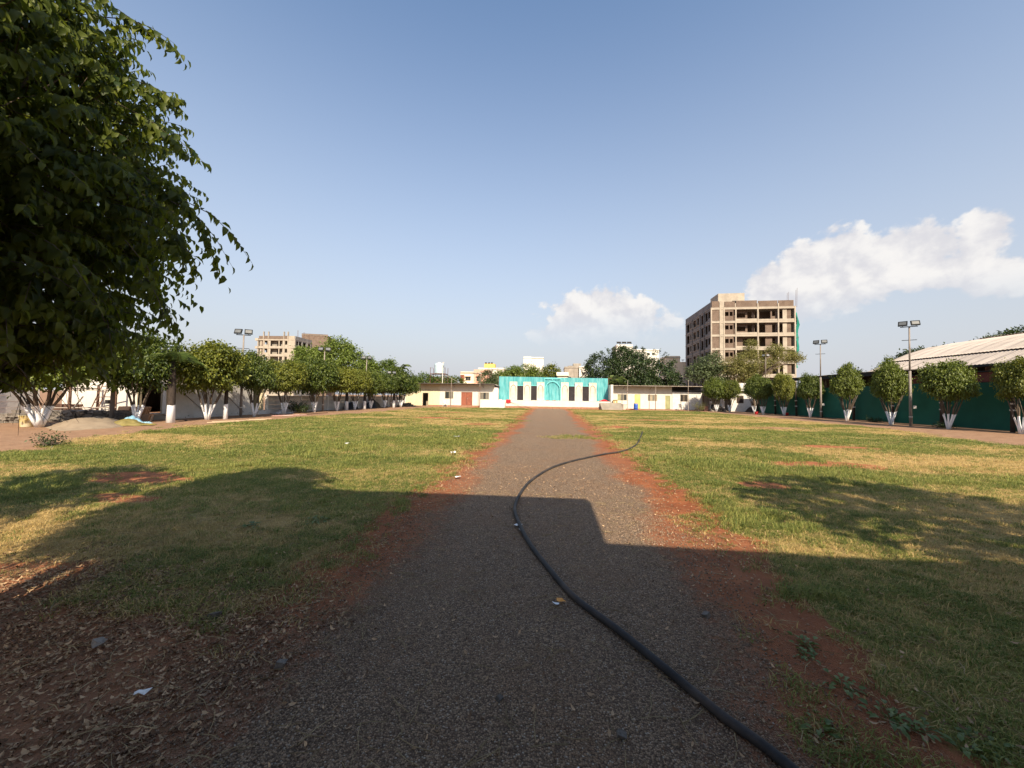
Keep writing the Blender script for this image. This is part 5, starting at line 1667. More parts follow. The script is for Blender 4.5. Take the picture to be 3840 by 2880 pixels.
t = bigtree('broad_ficus', 'huge dark shaggy tree spreading behind the right-hand shed', (14.6, 73.5, 0), m_lfd, 120,
            [(0, 0, 6.6, 4.6, 4.0, 4.2), (-4.6, 0, 6.2, 3.6, 3.4, 3.4), (4.6, 0, 5.6, 3.8, 3.4, 3.5), (-1.2, 0, 9.2, 2.2, 2.0, 1.8), (-6.4, -0.5, 4.0, 2.4, 2.2, 2.6), (7.6, 0, 4.2, 2.2, 2.2, 2.8), (1.8, -2, 4.0, 3.6, 2.6, 2.6)],
            1500, 20, 0.40, 6, 0.5, 3.6, 0.34, 0.7, 0.26, 0.55, 0.42)
# shoots that stick out of its top
r = np.random.default_rng(5)
P, A = [], []
for k in range(46):
    a = r.uniform(0.05, math.pi - 0.05)
    o = np.array([math.cos(a) * 7.2, r.uniform(-2, 1), 6.2 + 4.2 * math.sin(a) ** 0.8])
    d = np.array([math.cos(a) * 0.8, -0.1, 0.7 + 0.3 * math.sin(a)])
    for q in range(24):
        s = r.random() * 1.5
        P.append(o + d * s * 0.8 + np.array([0, 0, -0.16 * s * s]) + r.normal(size=3) * 0.09)
        A.append(d * 0.5 + np.array([0, 0, -0.5]) + r.normal(size=3) * 0.5)
P, A = np.array(P), np.array(A)
inst('shoots', leaves_mesh('shoots', P, A, np.tile([0, -0.4, 0.9], (len(P), 1)) + r.normal(size=P.shape) * 0.4, 0.38 * r.uniform(0.7, 1.2, len(P)), 0.4, m_lfd), t)
bigtree('wispy_tree', 'sparse olive green tree standing before the unfinished tower', (34.4, 69.5, 0), m_lfo, 121,
        [(-0.6, 0, 8.4, 2.6, 2.2, 2.2), (-0.2, 0, 11.0, 0.9, 0.9, 0.9), (-3.2, 0, 7.2, 2.3, 2.0, 1.6), (5.0, 0, 9.3, 2.2, 1.8, 1.2), (6.8, 0, 8.8, 1.4, 1.3, 0.8), (2.6, 0, 7.6, 1.8, 1.6, 1.3), (-1.0, 0, 6.0, 2.6, 2.0, 1.4), (3.6, 0, 10.2, 1.2, 1.2, 0.9)],
        1000, 16, 0.28, 6.2, 0.22, 4.5, 0.30, 0.2, 0.3, 0.2, 0.35, 11)
bigtree('broad_tree', 'darker green tree at the foot of the unfinished tower, left of the olive one', (27.8, 71, 0), m_lfg, 122,
        [(0, 0, 7.6, 2.4, 2.2, 1.8), (-1.8, 0, 6.2, 2.2, 2.0, 1.6), (1.4, 0, 5.8, 2.2, 2.0, 1.9), (0.8, 0, 9.2, 1.1, 1.1, 0.9)], 440, 18, 0.32, 5, 0.2, 2.6, 0.3)
bigtree('broad_tree', 'flat topped green tree beyond the end of the curved hall', (52.0, 60, 0), m_lfg, 123,
        [(0, 0, 8.0, 2.6, 2.4, 1.1), (-2.8, 0, 6.6, 1.9, 1.9, 0.9), (2.4, 0, 8.4, 2.2, 2.0, 0.9), (-4.2, 0, 5.8, 1.3, 1.3, 0.7)], 340, 16, 0.36, 6, 0.2, 2.8, 0.3)
bigtree('broad_tree', 'round dark green tree behind the curved hall roof', (75.5, 69.5, 0), m_lfd, 124,
        [(0, 0, 11.0, 4.4, 4.4, 2.9), (5, 2, 11.2, 4.4, 4.4, 3.2), (-4.2, 0, 10.6, 2.7, 2.7, 1.9)], 640, 18, 0.4, 8, 0.4, 4, 0.34)
bigtree('broad_tree', 'small pale tree above the far corner of the open shed', (47.5, 66, 0), m_lfg, 125, [(0, 0, 5.6, 1.5, 1.5, 1.1), (1, 0, 5.2, 1.2, 1.2, 1.0)], 120, 16, 0.3, 4, 0.14, 1.5)

# ---- the near tree at the left edge: leaf by leaf
def near_ficus(name, label, loc, seed, rx, ry, rz, cz, nshoot, lf, m, trunk_h, gap=None, long_shoots=()):
    r = np.random.default_rng(seed)
    t = thing(name, label, 'tree', loc, 0.0)
    d = unit(r.normal(size=(nshoot, 3)))
    prof = 1.0 - 0.26 * np.clip(d[:, 2], 0, 1) ** 1.5
    depth = np.where(r.random(nshoot) < 0.62, r.uniform(0.78, 1.0, nshoot), r.uniform(0.35, 0.8, nshoot))
    lump = 1 + 0.13 * lumpy(d, 2.0 + seed)
    O = d * np.array([rx, ry, rz]) * (depth * prof * lump)[:, None]
    nl = 15
    hor = unit(np.stack([d[:, 0], d[:, 1], np.zeros(nshoot)], 1) + 1e-6)
    dir0 = unit(d * 0.75 + np.array([0, 0, 0.25]) + r.normal(size=(nshoot, 3)) * 0.38)
    sl = r.uniform(0.22, 0.46, nshoot)
    # a few long shoots arching out of the crown (world start, tip)
    base = Vector((loc[0], loc[1], cz))
    for q, (s0, e0) in enumerate(long_shoots):
        for rep in range(5):
            sv = Vector(s0) - base + Vector(r.normal(size=3) * 0.05)
            ev = Vector(e0) - base + Vector(np.clip(r.normal(size=3), -1.2, 1.2) * (0.012 + 0.022 * rep))
            L0 = (ev - sv).length
            i = (q * 5 + rep) * 3
            O[i] = sv
            sl[i] = L0
            dir0[i] = (ev - sv + Vector((0, 0, 0.95 * L0 * L0))) / L0
            hor[i] = (0.8, 0.3, 0)
    Ps, As, Ns, Ls = [], [], [], []
    b = MB()
    s_ = np.linspace(0.05, 1.0, nl)
    for k in range(nl):
        s = s_[k] * sl
        p = O + dir0 * s[:, None] + np.array([0, 0, -0.95]) * (s ** 2)[:, None]
        tang = unit(dir0 + np.array([0, 0, -1.9]) * s[:, None])
        side = unit(np.cross(tang, np.array([0, 0, 1.0])) + 1e-6)
        sg = 1.0 if k % 2 else -1.0
        A = side * sg * 0.55 + tang * 0.35 + np.array([0, 0, -0.75]) + r.normal(size=(nshoot, 3)) * 0.28
        N_ = np.array([0, 0, 0.8]) + tang * -0.2 + hor * 0.6 + r.normal(size=(nshoot, 3)) * 0.3
        Ps.append(p)
        As.append(A)
        Ns.append(N_)
        Ls.append(lf * r.uniform(0.75, 1.25, nshoot) * (1.0 - 0.25 * s_[k]))
    P, A, N_, L = map(np.concatenate, (Ps, As, Ns, Ls))
    k = P[:, 2] + cz > 1.72 + 0.12 * np.sin(P[:, 0] * 9 + P[:, 1] * 7)
    P, A, N_, L = P[k], A[k], N_[k], L[k]
    if gap is not None:
        k = np.linalg.norm((P - gap[0]) / gap[1], axis=1) > 1
        P, A, N_, L = P[k], A[k], N_[k], L[k]
    c = inst('crown', leaves_mesh('crown', P, A, N_, L, 0.54, m, True, 0.26), t, (0, 0, cz))
    # twigs
    for k in range(0, nshoot, 2):
        o, d0, l = Vector(O[k]), Vector(dir0[k]), sl[k]
        pts = [o - d0 * 0.12] + [o + d0 * (l * q) + Vector((0, 0, -0.95 * (l * q) ** 2)) for q in (0.3, 0.65, 1.0)]
        b.tube(pts, [0.0035, 0.003, 0.002, 0.001], 3, False)
    inst('twigs', b.mesh('twigs', m_bark), c)
    inst('trunk', trunk_mesh('trunk', m_barkw, seed, 6, cz + 0.2, 0.05, 0.7, 0.09), t)
    bb = MB()
    for k in range(34):
        v = unit(r.normal(size=(1, 3)))[0]
        v[2] = abs(v[2]) * 0.7 - 0.1
        e = Vector((v[0] * rx * 0.8, v[1] * ry * 0.8, cz + v[2] * rz * 0.85))
        s = Vector((v[0] * 0.35, v[1] * 0.35, cz - 0.7 + 0.2 * r.random()))
        bb.tube([s, (s + e) / 2 + Vector((0, 0, 0.12)), e], [0.022, 0.014, 0.005], 5)
    inst('branches', bb.mesh('branches', m_bark, True), t)
    return t


LS = [((-2.40, 2.22, 2.80), (-2.12, 2.24, 2.35)), ((-2.80, 2.10, 4.00), (-2.40, 2.11, 3.74)), ((-2.60, 2.15, 2.35), (-2.40, 2.18, 2.05)), ((-2.65, 2.2, 3.35), (-2.36, 2.24, 3.12)),
      ((-2.70, 2.19, 3.62), (-2.43, 2.2, 3.50)), ((-2.60, 2.22, 3.0), (-2.36, 2.25, 2.80)), ((-2.75, 2.1, 2.1), (-2.58, 2.05, 1.82)), ((-2.5, 2.2, 2.6), (-2.28, 2.2, 2.35))]
near_ficus('ficus_tree', 'big leafy ficus crown hanging in from the left edge above the lawn', (-3.72, 1.74, 0), 3, 1.02, 1.22, 1.62, 3.05, 4000, 0.076, m_fg, 2.2, None, LS)
near_ficus('ficus_tree', 'second ficus beside the big leafy one, left of the path start', (-6.9, 1.9, 0), 4, 1.5, 1.3, 1.35, 2.9, 650, 0.12, m_fg, 2.2)
near_ficus('ficus_tree', 'ficus right of the entrance porch whose shade falls on the lawn', (6.9, 2.0, 0), 5, 2.3, 1.9, 1.6, 3.2, 1100, 0.13, m_fg, 2.2)

# ------------------------------------------------------------------ lamp poles
m_lampg = mat('lamp_glass', (0.11, 0.12, 0.125), (0.07, 0.075, 0.08), 3, 0.5, spec=0.6)
m_lampb = mat('lamp_body', (0.024, 0.026, 0.028), (0.016, 0.018, 0.02), 4, 0.75, spec=0.15)
m_polep = mat('painted_pole', (0.25, 0.215, 0.19), (0.185, 0.16, 0.14), 2.5, 0.55, dirt=(0.24, 0.15, 0.10), dscale=2.5, damt=0.5)


def lamp_pole(loc, label, h, aim, dark=False, box=True, arm=True):
    t = thing('floodlight_pole', label, 'lamp pole', loc, 0, 'floodlight poles round the lawn')
    MB().tube([(0, 0, -0.05), (0, 0, h * 0.55)], [0.085, 0.075], 10).build('lower_shaft', m_polep, t, True)
    MB().tube([(0, 0, h * 0.55), (0.02, 0, h)], [0.052, 0.045], 10).build('upper_shaft', m_polep, t, True)
    MB().lathe([(0.092, -0.03), (0.095, 0.03)], 10, (0, 0, 0.62)).build('band', m_white, t)
    c, s = math.cos(aim), math.sin(aim)
    M = Matrix.Rotation(aim, 3, 'Z')
    if arm:
        MB().obox((0, 0, h - 0.92), (0.72, 0.05, 0.035), M).build('cross_arm', m_lampb, t)
    MB().obox((0, 0, h), (0.85, 0.06, 0.05), M).build('top_bar', m_lampb, t)
    for sd in (-1, 1):
        yaw = aim + sd * 0.22
        Mf = Matrix.Rotation(yaw, 3, 'Z') @ Matrix.Rotation(rad(-22), 3, 'X')
        cc = Vector((0, 0, h + 0.22)) + M @ Vector((sd * 0.3, -0.05, 0))
        b = MB()
        b.obox(cc, (0.46, 0.09, 0.34), Mf)
        b.obox(cc + Mf @ Vector((0, 0.085, 0)), (0.30, 0.09, 0.22), Mf)
        lp = b.build('lamp_head', m_lampb, t)
        MB().obox(cc + Mf @ Vector((0, -0.047, 0)), (0.35, 0.012, 0.22), Mf).build('glass', m_lampg, lp)
        MB().obox(cc + Mf @ Vector((0, -0.02, -0.19)), (0.03, 0.03, 0.1), Mf).build('bracket', m_lampb, lp)
    if box:
        MB().obox((0.16 * c, 0.16 * s - 0.06, 1.28), (0.16, 0.1, 0.2), M).build('switch_box', m_white, t)
    return t


lamp_pole((24.25, 28.65, 0), 'taller looking grey lamp pole with twin floodlights before the curved hall roof', 6.75, rad(-35))
lamp_pole((25.2, 38.8, 0), 'grey lamp pole with twin floodlights past the ficus with a tall shoot', 6.95, rad(-35))
lamp_pole((34.3, 65.4, 0), 'lamp pole with twin floodlights in front of the unfinished tower', 8.6, rad(-20), arm=False, box=False)
lamp_pole((-20.85, 24.1, 0), 'lamp pole with twin floodlights rising by the long plastered wall', 5.55, rad(25))
lamp_pole((-20.9, 33.6, 0), 'lamp pole with twin floodlights against the light green tree', 5.55, rad(25), arm=False)
lamp_pole((-20.9, 41.8, 0), 'lamp pole showing above the yellowish ficus trees of the left row', 5.6, rad(25), arm=False)
lamp_pole((-20.5, 47.9, 0), 'short lamp pole against the dark rounded ficus', 4.3, rad(25), arm=False, box=False)
lp0 = thing('grey_post', 'plain grey post with a meter box before the white front wall', 'post', (-22.4, 17.6, 0))
MB().tube([(0, 0, -0.05), (0.06, 0, 2.2), (0.08, 0, 3.2)], [0.10, 0.085, 0.08], 9).build('shaft', m_polep, lp0, True)
MB().box(-0.25, -0.07, -0.12, 0.04, 0.95, 1.15).build('meter_box', m_polep, lp0)

# ------------------------------------------------------------------ hose on the path
hp = [(1.30, 1.30), (1.02, 1.84), (0.86, 2.06), (0.68, 2.36), (0.46, 2.72), (0.2, 3.11), (-0.02, 3.65), (-0.23, 4.24), (-0.40, 4.92), (-0.49, 5.51), (-0.47, 6.3), (-0.33, 7.36), (0.02, 8.59), (0.59, 9.73), (1.42, 10.88), (2.14, 11.75), (2.8, 13.18), (3.5, 15.6), (4.29, 18.57)]
hp = [Vector((a, b_, 0)) for a, b_ in hp]


def spline(pts, n):
    out = []
    for i in range(len(pts) - 1):
        p0, p1, p2, p3 = pts[max(i - 1, 0)], pts[i], pts[i + 1], pts[min(i + 2, len(pts) - 1)]
        for k in range(n):
            t = k / n
            out.append(0.5 * ((2 * p1) + (p2 - p0) * t + (2 * p0 - 5 * p1 + 4 * p2 - p3) * t * t + (3 * p1 - p0 - 3 * p2 + p3) * t ** 3))
    out.append(pts[-1])
    return out


sp_ = spline(hp, 7)
for p in sp_:
    p.z = zg(p.x, p.y) + 0.035 + 0.004 * math.sin(p.y * 3)
m_hose = mat('black_hose', (0.036, 0.033, 0.033), (0.022, 0.020, 0.020), 6, 0.62, 0.15, 60, dirt=(0.16, 0.115, 0.085), dscale=2.5, dthr=(0.45, 0.75), damt=0.4, spec=0.22)
ho = MB().tube(sp_, 0.0245, 12).build('hose', m_hose, None, True)
tag(ho, 'thick black water hose curving across the gravel path into the grass', 'hose')

# ------------------------------------------------------------------ things near the stage
m_blue = mat('blue_plastic', (0.03, 0.10, 0.42), (0.025, 0.08, 0.34), 2, 0.4)
m_red = mat('red_cloth', (0.48, 0.025, 0.03), (0.36, 0.018, 0.022), 3, 0.8)
m_plast = mat('white_plastic', (0.72, 0.70, 0.64), (0.62, 0.60, 0.54), 3, 0.5)
m_dplast = mat('dark_plastic', (0.10, 0.09, 0.085), (0.07, 0.063, 0.06), 3, 0.5)
bl = thing('barrel', 'blue plastic barrel standing in front of the yellow door', 'barrel', (12.0, 56.0, 0))
prof = [(0.26, 0.0), (0.29, 0.03), (0.29, 0.26), (0.305, 0.29), (0.305, 0.33), (0.29, 0.36), (0.29, 0.58), (0.305, 0.61), (0.305, 0.65), (0.29, 0.68), (0.28, 0.85), (0.25, 0.88)]
MB().lathe(prof, 20).build('drum', m_blue, bl, True)
MB().lathe([(0.262, 0.0), (0.265, 0.02), (0.2, 0.03)], 20, (0, 0, 0.882)).build('lid', m_blue, bl)
MB().lathe([(0.295, 0.0), (0.31, 0.012), (0.295, 0.024)], 20, (0, 0, 0.86)).build('rim_band', m_steel, bl)


def chair(loc, rz, m, label):
    t = thing('plastic_chair', label, 'chair', loc, rz, 'plastic chairs')
    MB().box(-0.23, 0.23, -0.22, 0.22, 0.42, 0.455).build('seat', m, t)
    for sx in (-1, 1):
        for sy in (-1, 1):
            MB().tube([(sx * 0.24, sy * 0.24, 0), (sx * 0.2, sy * 0.19, 0.43)], [0.018, 0.024], 6).build('leg', m, t)
        MB().tube([(sx * 0.22, -0.2, 0.45), (sx * 0.25, -0.2, 0.64), (sx * 0.25, 0.22, 0.66)], 0.02, 6).build('armrest', m, t)
    b = MB()
    for k in range(5):
        x = -0.18 + 0.09 * k
        b.obox((x, 0.24, 0.66), (0.05, 0.02, 0.38), Matrix.Rotation(rad(-10), 3, 'X'))
    b.obox((0, 0.275, 0.85), (0.44, 0.025, 0.08), Matrix.Rotation(rad(-10), 3, 'X'))
    b.build('backrest', m, t)


chair((-15.75, 56.4, 0.0), 0.6, m_plast, 'cream plastic chair under the first window of the left shed')
chair((18.25, 56.2, 0.0), 0.3, m_dplast, 'dark plastic chair against the rough white wall below the barred window')


def heap(name, label, cat, loc, rx, ry, h, m, seed, rough=0.25, n=14, rz=0):
    """lumpy mound"""
    b = MB()
    V, F = [], []
    r = np.random.default_rng(seed)
    seg = 26
    for j in range(n + 1):
        t = j / n
        for k in range(seg):
            a = 2 * math.pi * k / seg
            w = 1 + rough * (math.sin(a * 2 + seed) * 0.5 + math.sin(a * 5 + seed * 2) * 0.3 + r.normal() * 0.10)
            z = h * (math.cos(math.pi * t ** 1.5) * 0.5 + 0.5) * (1 + rough * 1.6 * math.sin(a * 2 + t * 4 + seed) * t * (1 - t)) + r.normal() * 0.025 * h * min(1, t * 6)
            V.append((rx * t * w * math.cos(a), ry * t * w * math.sin(a), z - (0.06 if j == n else 0)))
    for j in range(n):
        for k in range(seg):
            k2 = (k + 1) % seg
            F.append((j * seg + k, (j + 1) * seg + k, (j + 1) * seg + k2, j * seg + k2))
    b.add(V, F)
    o = b.build(name, m, None, True, loc, (0, 0, rz))
    tag(o, label, cat)
    return o


heap('red_cloth_heap', 'bright red cloth heaped on the right end of the stage platform', 'cloth', (7.55, 55.7, 1.09), 0.7, 0.35, 0.28, m_red, 3, 0.5)
b = MB()
V = []
for j in range(7):
    for i in range(7):
        V.append((-6.35 + 0.11 * i, 54.9 + 0.04 * math.sin(i * 1.5 + j) + (0.25 if j > 4 else -0.05 * (j < 5)), (0.72 + 0.1 * j if j < 5 else 1.13 + 0.01 * j) + 0.02 * math.sin(i * 2)))
b.add(V, [(j * 7 + i, j * 7 + i + 1, (j + 1) * 7 + i + 1, (j + 1) * 7 + i) for j in range(6) for i in range(6)])
o = b.build('red_cloth', m_red, None, True)
tag(o, 'small red cloth hung over the platform edge beside the white stairs', 'cloth')
for k, (x1, z1) in enumerate(((-3.0, 0.15), (-4.2, 0.2))):
    o = MB().tube([(-5.7, 54.9, 0.85), ((-5.7 + x1) / 2, 54.7, 0.48), (x1, 54.75, z1)], 0.012, 5).build('rope', m_dark)
    tag(o, ['longer dark rope slanting down the white platform front', 'shorter dark rope slanting down the white platform front'][k], 'rope')
bx = thing('cardboard_box', 'yellow brown box standing on the grey stage stairs', 'box', (8.95, 54.9, 0.955))
m_card = mat('cardboard', (0.52, 0.38, 0.18), (0.44, 0.32, 0.15), 3, 0.8)
MB().box(-0.3, 0.3, -0.22, 0.22, 0, 0.38).build('carton', m_card, bx)
MB().obox((0, -0.26, 0.40), (0.58, 0.2, 0.012), Matrix.Rotation(rad(25), 3, 'X')).build('flap', m_card, bx)
MB().box(-0.03, 0.03, -0.225, -0.221, 0, 0.38).build('tape', m_plast, bx)
bk = thing('white_bin', 'white tapered bin beside the grey stage stairs', 'bin', (10.2, 55.2, 0))
MB().lathe([(0.26, 0.0), (0.30, 0.05), (0.38, 0.78), (0.40, 0.80), (0.37, 0.82)], 16).build('bin_body', m_plast, bk, True)
MB().lathe([(0.41, 0.0), (0.42, 0.03), (0.41, 0.06)], 16, (0, 0, 0.78)).build('rim', m_plast, bk)


# ------------------------------------------------------------------ worker by the whitewashed wall
def skin_body(name, verts, edges, radii, m, parent, sub=2):
    me = bpy.data.meshes.new(name)
    me.from_pydata(verts, edges, [])
    o = bpy.data.objects.new(name, me)
    COL.objects.link(o)
    o.parent = parent
    sm = o.modifiers.new('skin', 'SKIN')
    for i, rr in enumerate(radii):
        me.skin_vertices[0].data[i].radius = rr if isinstance(rr, tuple) else (rr, rr)
    me.skin_vertices[0].data[0].use_root = True
    ss = o.modifiers.new('sub', 'SUBSURF')
    ss.levels = ss.render_levels = sub
    me.materials.append(m)
    return o


m_skin = mat('skin', (0.20, 0.11, 0.07), (0.17, 0.09, 0.06), 8, 0.6)
m_shirt = mat('grey_shirt', (0.55, 0.53, 0.50), (0.46, 0.44, 0.42), 6, 0.9)
m_trou = mat('dark_trousers', (0.022, 0.024, 0.030), (0.016, 0.017, 0.022), 6, 0.9)
m_hair = mat('black_hair', (0.012, 0.010, 0.009), (0.018, 0.014, 0.012), 20, 0.6)
mn = thing('person', 'stooping worker in pale shirt and dark trousers beside the whitewashed wall', 'person', (21.95, 55.0, 0), rad(100))
# local: faces +y, leaning forward
bv = [(0, 0, 0.90), (0, 0.04, 1.08), (0, 0.14, 1.28), (0, 0.22, 1.38), (0, 0.28, 1.46), (0, 0.33, 1.56),
      (0.17, 0.17, 1.31), (0.23, 0.30, 1.08), (0.20, 0.48, 0.93), (0.19, 0.55, 0.88), (-0.17, 0.17, 1.31), (-0.23, 0.30, 1.08), (-0.20, 0.48, 0.93), (-0.19, 0.55, 0.88),
      (0.09, 0, 0.86), (0.11, 0.05, 0.48), (0.11, -0.02, 0.09), (0.11, 0.12, 0.04), (-0.09, 0, 0.86), (-0.12, -0.02, 0.48), (-0.12, -0.12, 0.09), (-0.12, 0.02, 0.04)]
be = [(0, 1), (1, 2), (2, 3), (3, 4), (4, 5), (2, 6), (6, 7), (7, 8), (8, 9), (2, 10), (10, 11), (11, 12), (12, 13), (0, 14), (14, 15), (15, 16), (16, 17), (0, 18), (18, 19), (19, 20), (20, 21)]
br = [(0.13, 0.10), (0.13, 0.10), (0.15, 0.10), (0.06, 0.06), (0.085, 0.09), (0.075, 0.085), 0.06, 0.045, 0.034, 0.04, 0.06, 0.045, 0.034, 0.04, 0.085, 0.062, 0.042, 0.04, 0.085, 0.062, 0.042, 0.04]
body = skin_body('body', bv, be, br, m_skin, mn)
skin_body('shirt', [bv[1], bv[0], bv[2], bv[3], bv[6], bv[7], bv[10], bv[11]], [(0, 1), (0, 2), (2, 3), (2, 4), (4, 5), (2, 6), (6, 7)],
          [(0.150, 0.118), (0.150, 0.118), (0.168, 0.116), 0.07, 0.078, 0.062, 0.078, 0.062], m_shirt, body)
skin_body('trousers', [bv[0], bv[14], bv[15], bv[16], bv[18], bv[19], bv[20]], [(0, 1), (1, 2), (2, 3), (0, 4), (4, 5), (5, 6)], [(0.142, 0.11), 0.10, 0.078, 0.062, 0.10, 0.078, 0.062], m_trou, body)
hb = MB().lathe([(0.02, 0.10), (0.07, 0.085), (0.098, 0.03), (0.10, -0.03)], 14)
hb.build('hair', m_hair, body, True, (0, 0.305, 1.535), (rad(-20), 0, 0))
for s in (-1, 1):
    for k in range(5):
        x = s * 0.19 + (k - 2) * 0.016
        L = (0.05, 0.07, 0.075, 0.07, 0.055)[k]
        MB().tube([(x, 0.57, 0.875), (x, 0.57 + L * 0.6, 0.85), (x, 0.57 + L * 0.7, 0.82)], [0.009, 0.008, 0.006], 6).build('finger', m_skin, body)
# upturned box he leans on
wb = thing('brick_pile', 'low pile of pinkish bricks beside the stooping worker', 'bricks', (21.2, 55.1, 0))
bm = MB().box(-0.11, 0.11, -0.055, 0.055, 0, 0.075).mesh('brick', mat('pink_brick', (0.46, 0.24, 0.18), (0.36, 0.19, 0.14), 5, 0.9, island=0.2))
for j in range(9):
    for k in range(2):
        for q in range(2):
            inst('brick', bm, wb, (-0.12 + 0.24 * k + R.uniform(-0.01, 0.01), -0.06 + 0.12 * q, j * 0.078), (0, 0, R.uniform(-0.1, 0.1)))


# ------------------------------------------------------------------ rubble, sand, tiles and site clutter
def stone_mesh(seed, m):
    r = np.random.default_rng(seed)
    b = MB()
    b.box(-0.5, 0.5, -0.5, 0.5, -0.5, 0.5)
    b.v = [(p[0] * r.uniform(0.7, 1.1), p[1] * r.uniform(0.7, 1.1), p[2] * r.uniform(0.7, 1.1)) for p in b.v]
    return b.mesh('stone', m)


stones = [stone_mesh(k, m_stone) for k in range(5)]


def stone_pile(name, label, loc, n, L, D, Hh_, size, rz=0, wallish=False):
    t = thing(name, label, 'stones', loc, rz)
    rows = max(1, int(Hh_ / (size * 0.55)))
    per = max(1, n // rows)
    for j in range(rows):
        for k in range(per):
            f = 1.0 if wallish else (1 - 0.75 * j / rows)
            x = (-0.5 + (k + 0.5 + R.uniform(-0.2, 0.2)) / per) * L * f
            y = R.uniform(-0.5, 0.5) * D * (0.4 if wallish else f)
            s = size * R.uniform(0.75, 1.25)
            inst('stone', stones[(j + k) % 5], t, (x, y, size * 0.28 + j * size * 0.55), (R.uniform(-0.25, 0.25), R.uniform(-0.25, 0.25), R.uniform(-0.6, 0.6)), (s * 1.3, s, s * 0.6))
    return t


stone_pile('stone_stack', 'low dry-stacked wall of dark rubble stones behind the sand heap', (-24.3, 17.6, 0), 110, 5.6, 0.5, 0.62, 0.26, rad(12), True)
stone_pile('stone_stack', 'short stack of stones behind the yellow bucket', (-25.6, 16.2, 0), 24, 1.5, 0.5, 0.55, 0.26, rad(20), True)
stone_pile('rubble_pile', 'grey rubble heap beside the whitewashed block house', (22.3, 54.2, 0), 60, 2.0, 1.1, 0.85, 0.28, 0.1)
m_sand = mat('sand', (0.30, 0.235, 0.165), (0.235, 0.18, 0.125), 3, 0.95, 0.6, 45)
heap('sand_heap', 'grey brown sand heap between the whitewashed ficus trees on the left', 'sand', (-20.9, 15.6, -0.02), 2.6, 1.5, 0.40, m_sand, 2, 0.22, 16, rad(-40))
heap('dark_soil_heap', 'dark soil heap against the block house wall', 'soil', (27.0, 54.6, -0.02), 1.3, 0.8, 0.7, mat('dark_soil', (0.06, 0.045, 0.035), (0.04, 0.03, 0.024), 4, 0.95, 0.5, 20), 5)
heap('white_tarp_heap', 'white cloth sheet thrown over a low mound beside the rubble heap', 'sheet', (22.8, 55.1, -0.02), 1.1, 0.35, 1.0, m_white2, 6, 0.15)


def tarp(name, label, loc, w, d, h, m, seed, rz):
    b = MB()
    n = 22
    V = []
    for j in range(n + 1):
        for i in range(n + 1):
            x, y = (i / n - 0.5) * w, (j / n - 0.5) * d
            e = max(abs(i / n - 0.5), abs(j / n - 0.5)) * 2
            z = h * (1 - e ** 3) * (0.6 + 0.4 * math.sin(i * 0.5 + seed)) + 0.035 * math.sin(i * 1.7 + j * 0.9 + seed) + 0.02 * math.sin(j * 2.3 - i)
            V.append((x + 0.05 * math.sin(j * 1.1), y + 0.05 * math.sin(i * 1.4), max(z, 0.015 + 0.01 * math.sin(i + j))))
    b.add(V, [(j * (n + 1) + i, j * (n + 1) + i + 1, (j + 1) * (n + 1) + i + 1, (j + 1) * (n + 1) + i) for j in range(n) for i in range(n)])
    o = b.build(name, m, None, True, loc, (0, 0, rz))
    tag(o, label, 'tarpaulin')


tarp('tarpaulin', 'crumpled olive yellow tarpaulin at the foot of the sand heap', (-19.9, 15.9, 0.0), 2.6, 0.9, 0.30, mat('olive_tarp', (0.26, 0.21, 0.06), (0.17, 0.14, 0.05), 2, 0.6), 1, rad(45))
tarp('tarpaulin', 'light blue tarpaulin edge beside the olive one', (-20.2, 16.7, 0.02), 1.5, 0.5, 0.38, mat('blue_tarp', (0.16, 0.36, 0.52), (0.30, 0.46, 0.56), 2, 0.5), 2, rad(45))
tarp('plastic_sheet', 'grey white crumpled sheet below the panel wall', (-21.2, 28.6, 0.0), 1.4, 0.7, 0.28, mat('grey_sheet', (0.48, 0.48, 0.50), (0.25, 0.25, 0.27), 2, 0.6), 3, rad(60))
m_tile = mat('orange_tile', (0.56, 0.31, 0.16), (0.48, 0.26, 0.13), 2, 0.7, island=0.15)
tm = MB().box(-0.3, 0.3, -0.02, 0.02, 0, 0.4).mesh('tile', m_tile)
for q, (x, y, n, lb_) in enumerate(((-22.6, 18.6, 7, 'stack of orange tiles leaning before the white wall, nearer the step'), (-23.6, 18.7, 6, 'stack of orange tiles leaning before the white wall, nearer the sand'))):
    t = thing('tile_stack', lb_, 'tiles', (x, y, 0), rad(8), 'orange tile stacks')
    for k in range(n):
        inst('tile', tm, t, (R.uniform(-0.03, 0.03) + (0.65 if k % 2 else 0), 0.06 * k, 0), (rad(-18), 0, R.uniform(-0.04, 0.04)))
        if k % 2 == 0:
            inst('tile', tm, t, (0.3 + R.uniform(-0.03, 0.03), 0.06 * k + 0.13, 0.385), (rad(-18), 0, R.uniform(-0.05, 0.05)))
bk = thing('bucket', 'dirty yellow bucket beside the thick-stemmed ficus', 'bucket', (-22.6, 14.55, 0))
MB().lathe([(0.19, 0.0), (0.20, 0.02), (0.25, 0.46), (0.262, 0.47), (0.262, 0.50), (0.23, 0.49)], 16).build('pail', mat('yellow_pail', (0.60, 0.45, 0.13), (0.55, 0.50, 0.38), 4, 0.6), bk, True)
MB().tube([(0.25, 0, 0.46), (0.2, -0.16, 0.40), (0, -0.27, 0.36), (-0.2, -0.16, 0.40), (-0.25, 0, 0.46)], 0.008, 5).build('handle', m_steel, bk)
sc = thing('scaffold_frame', 'rough brown pole scaffold before the white front wall', 'scaffold', (0, 0, 0))
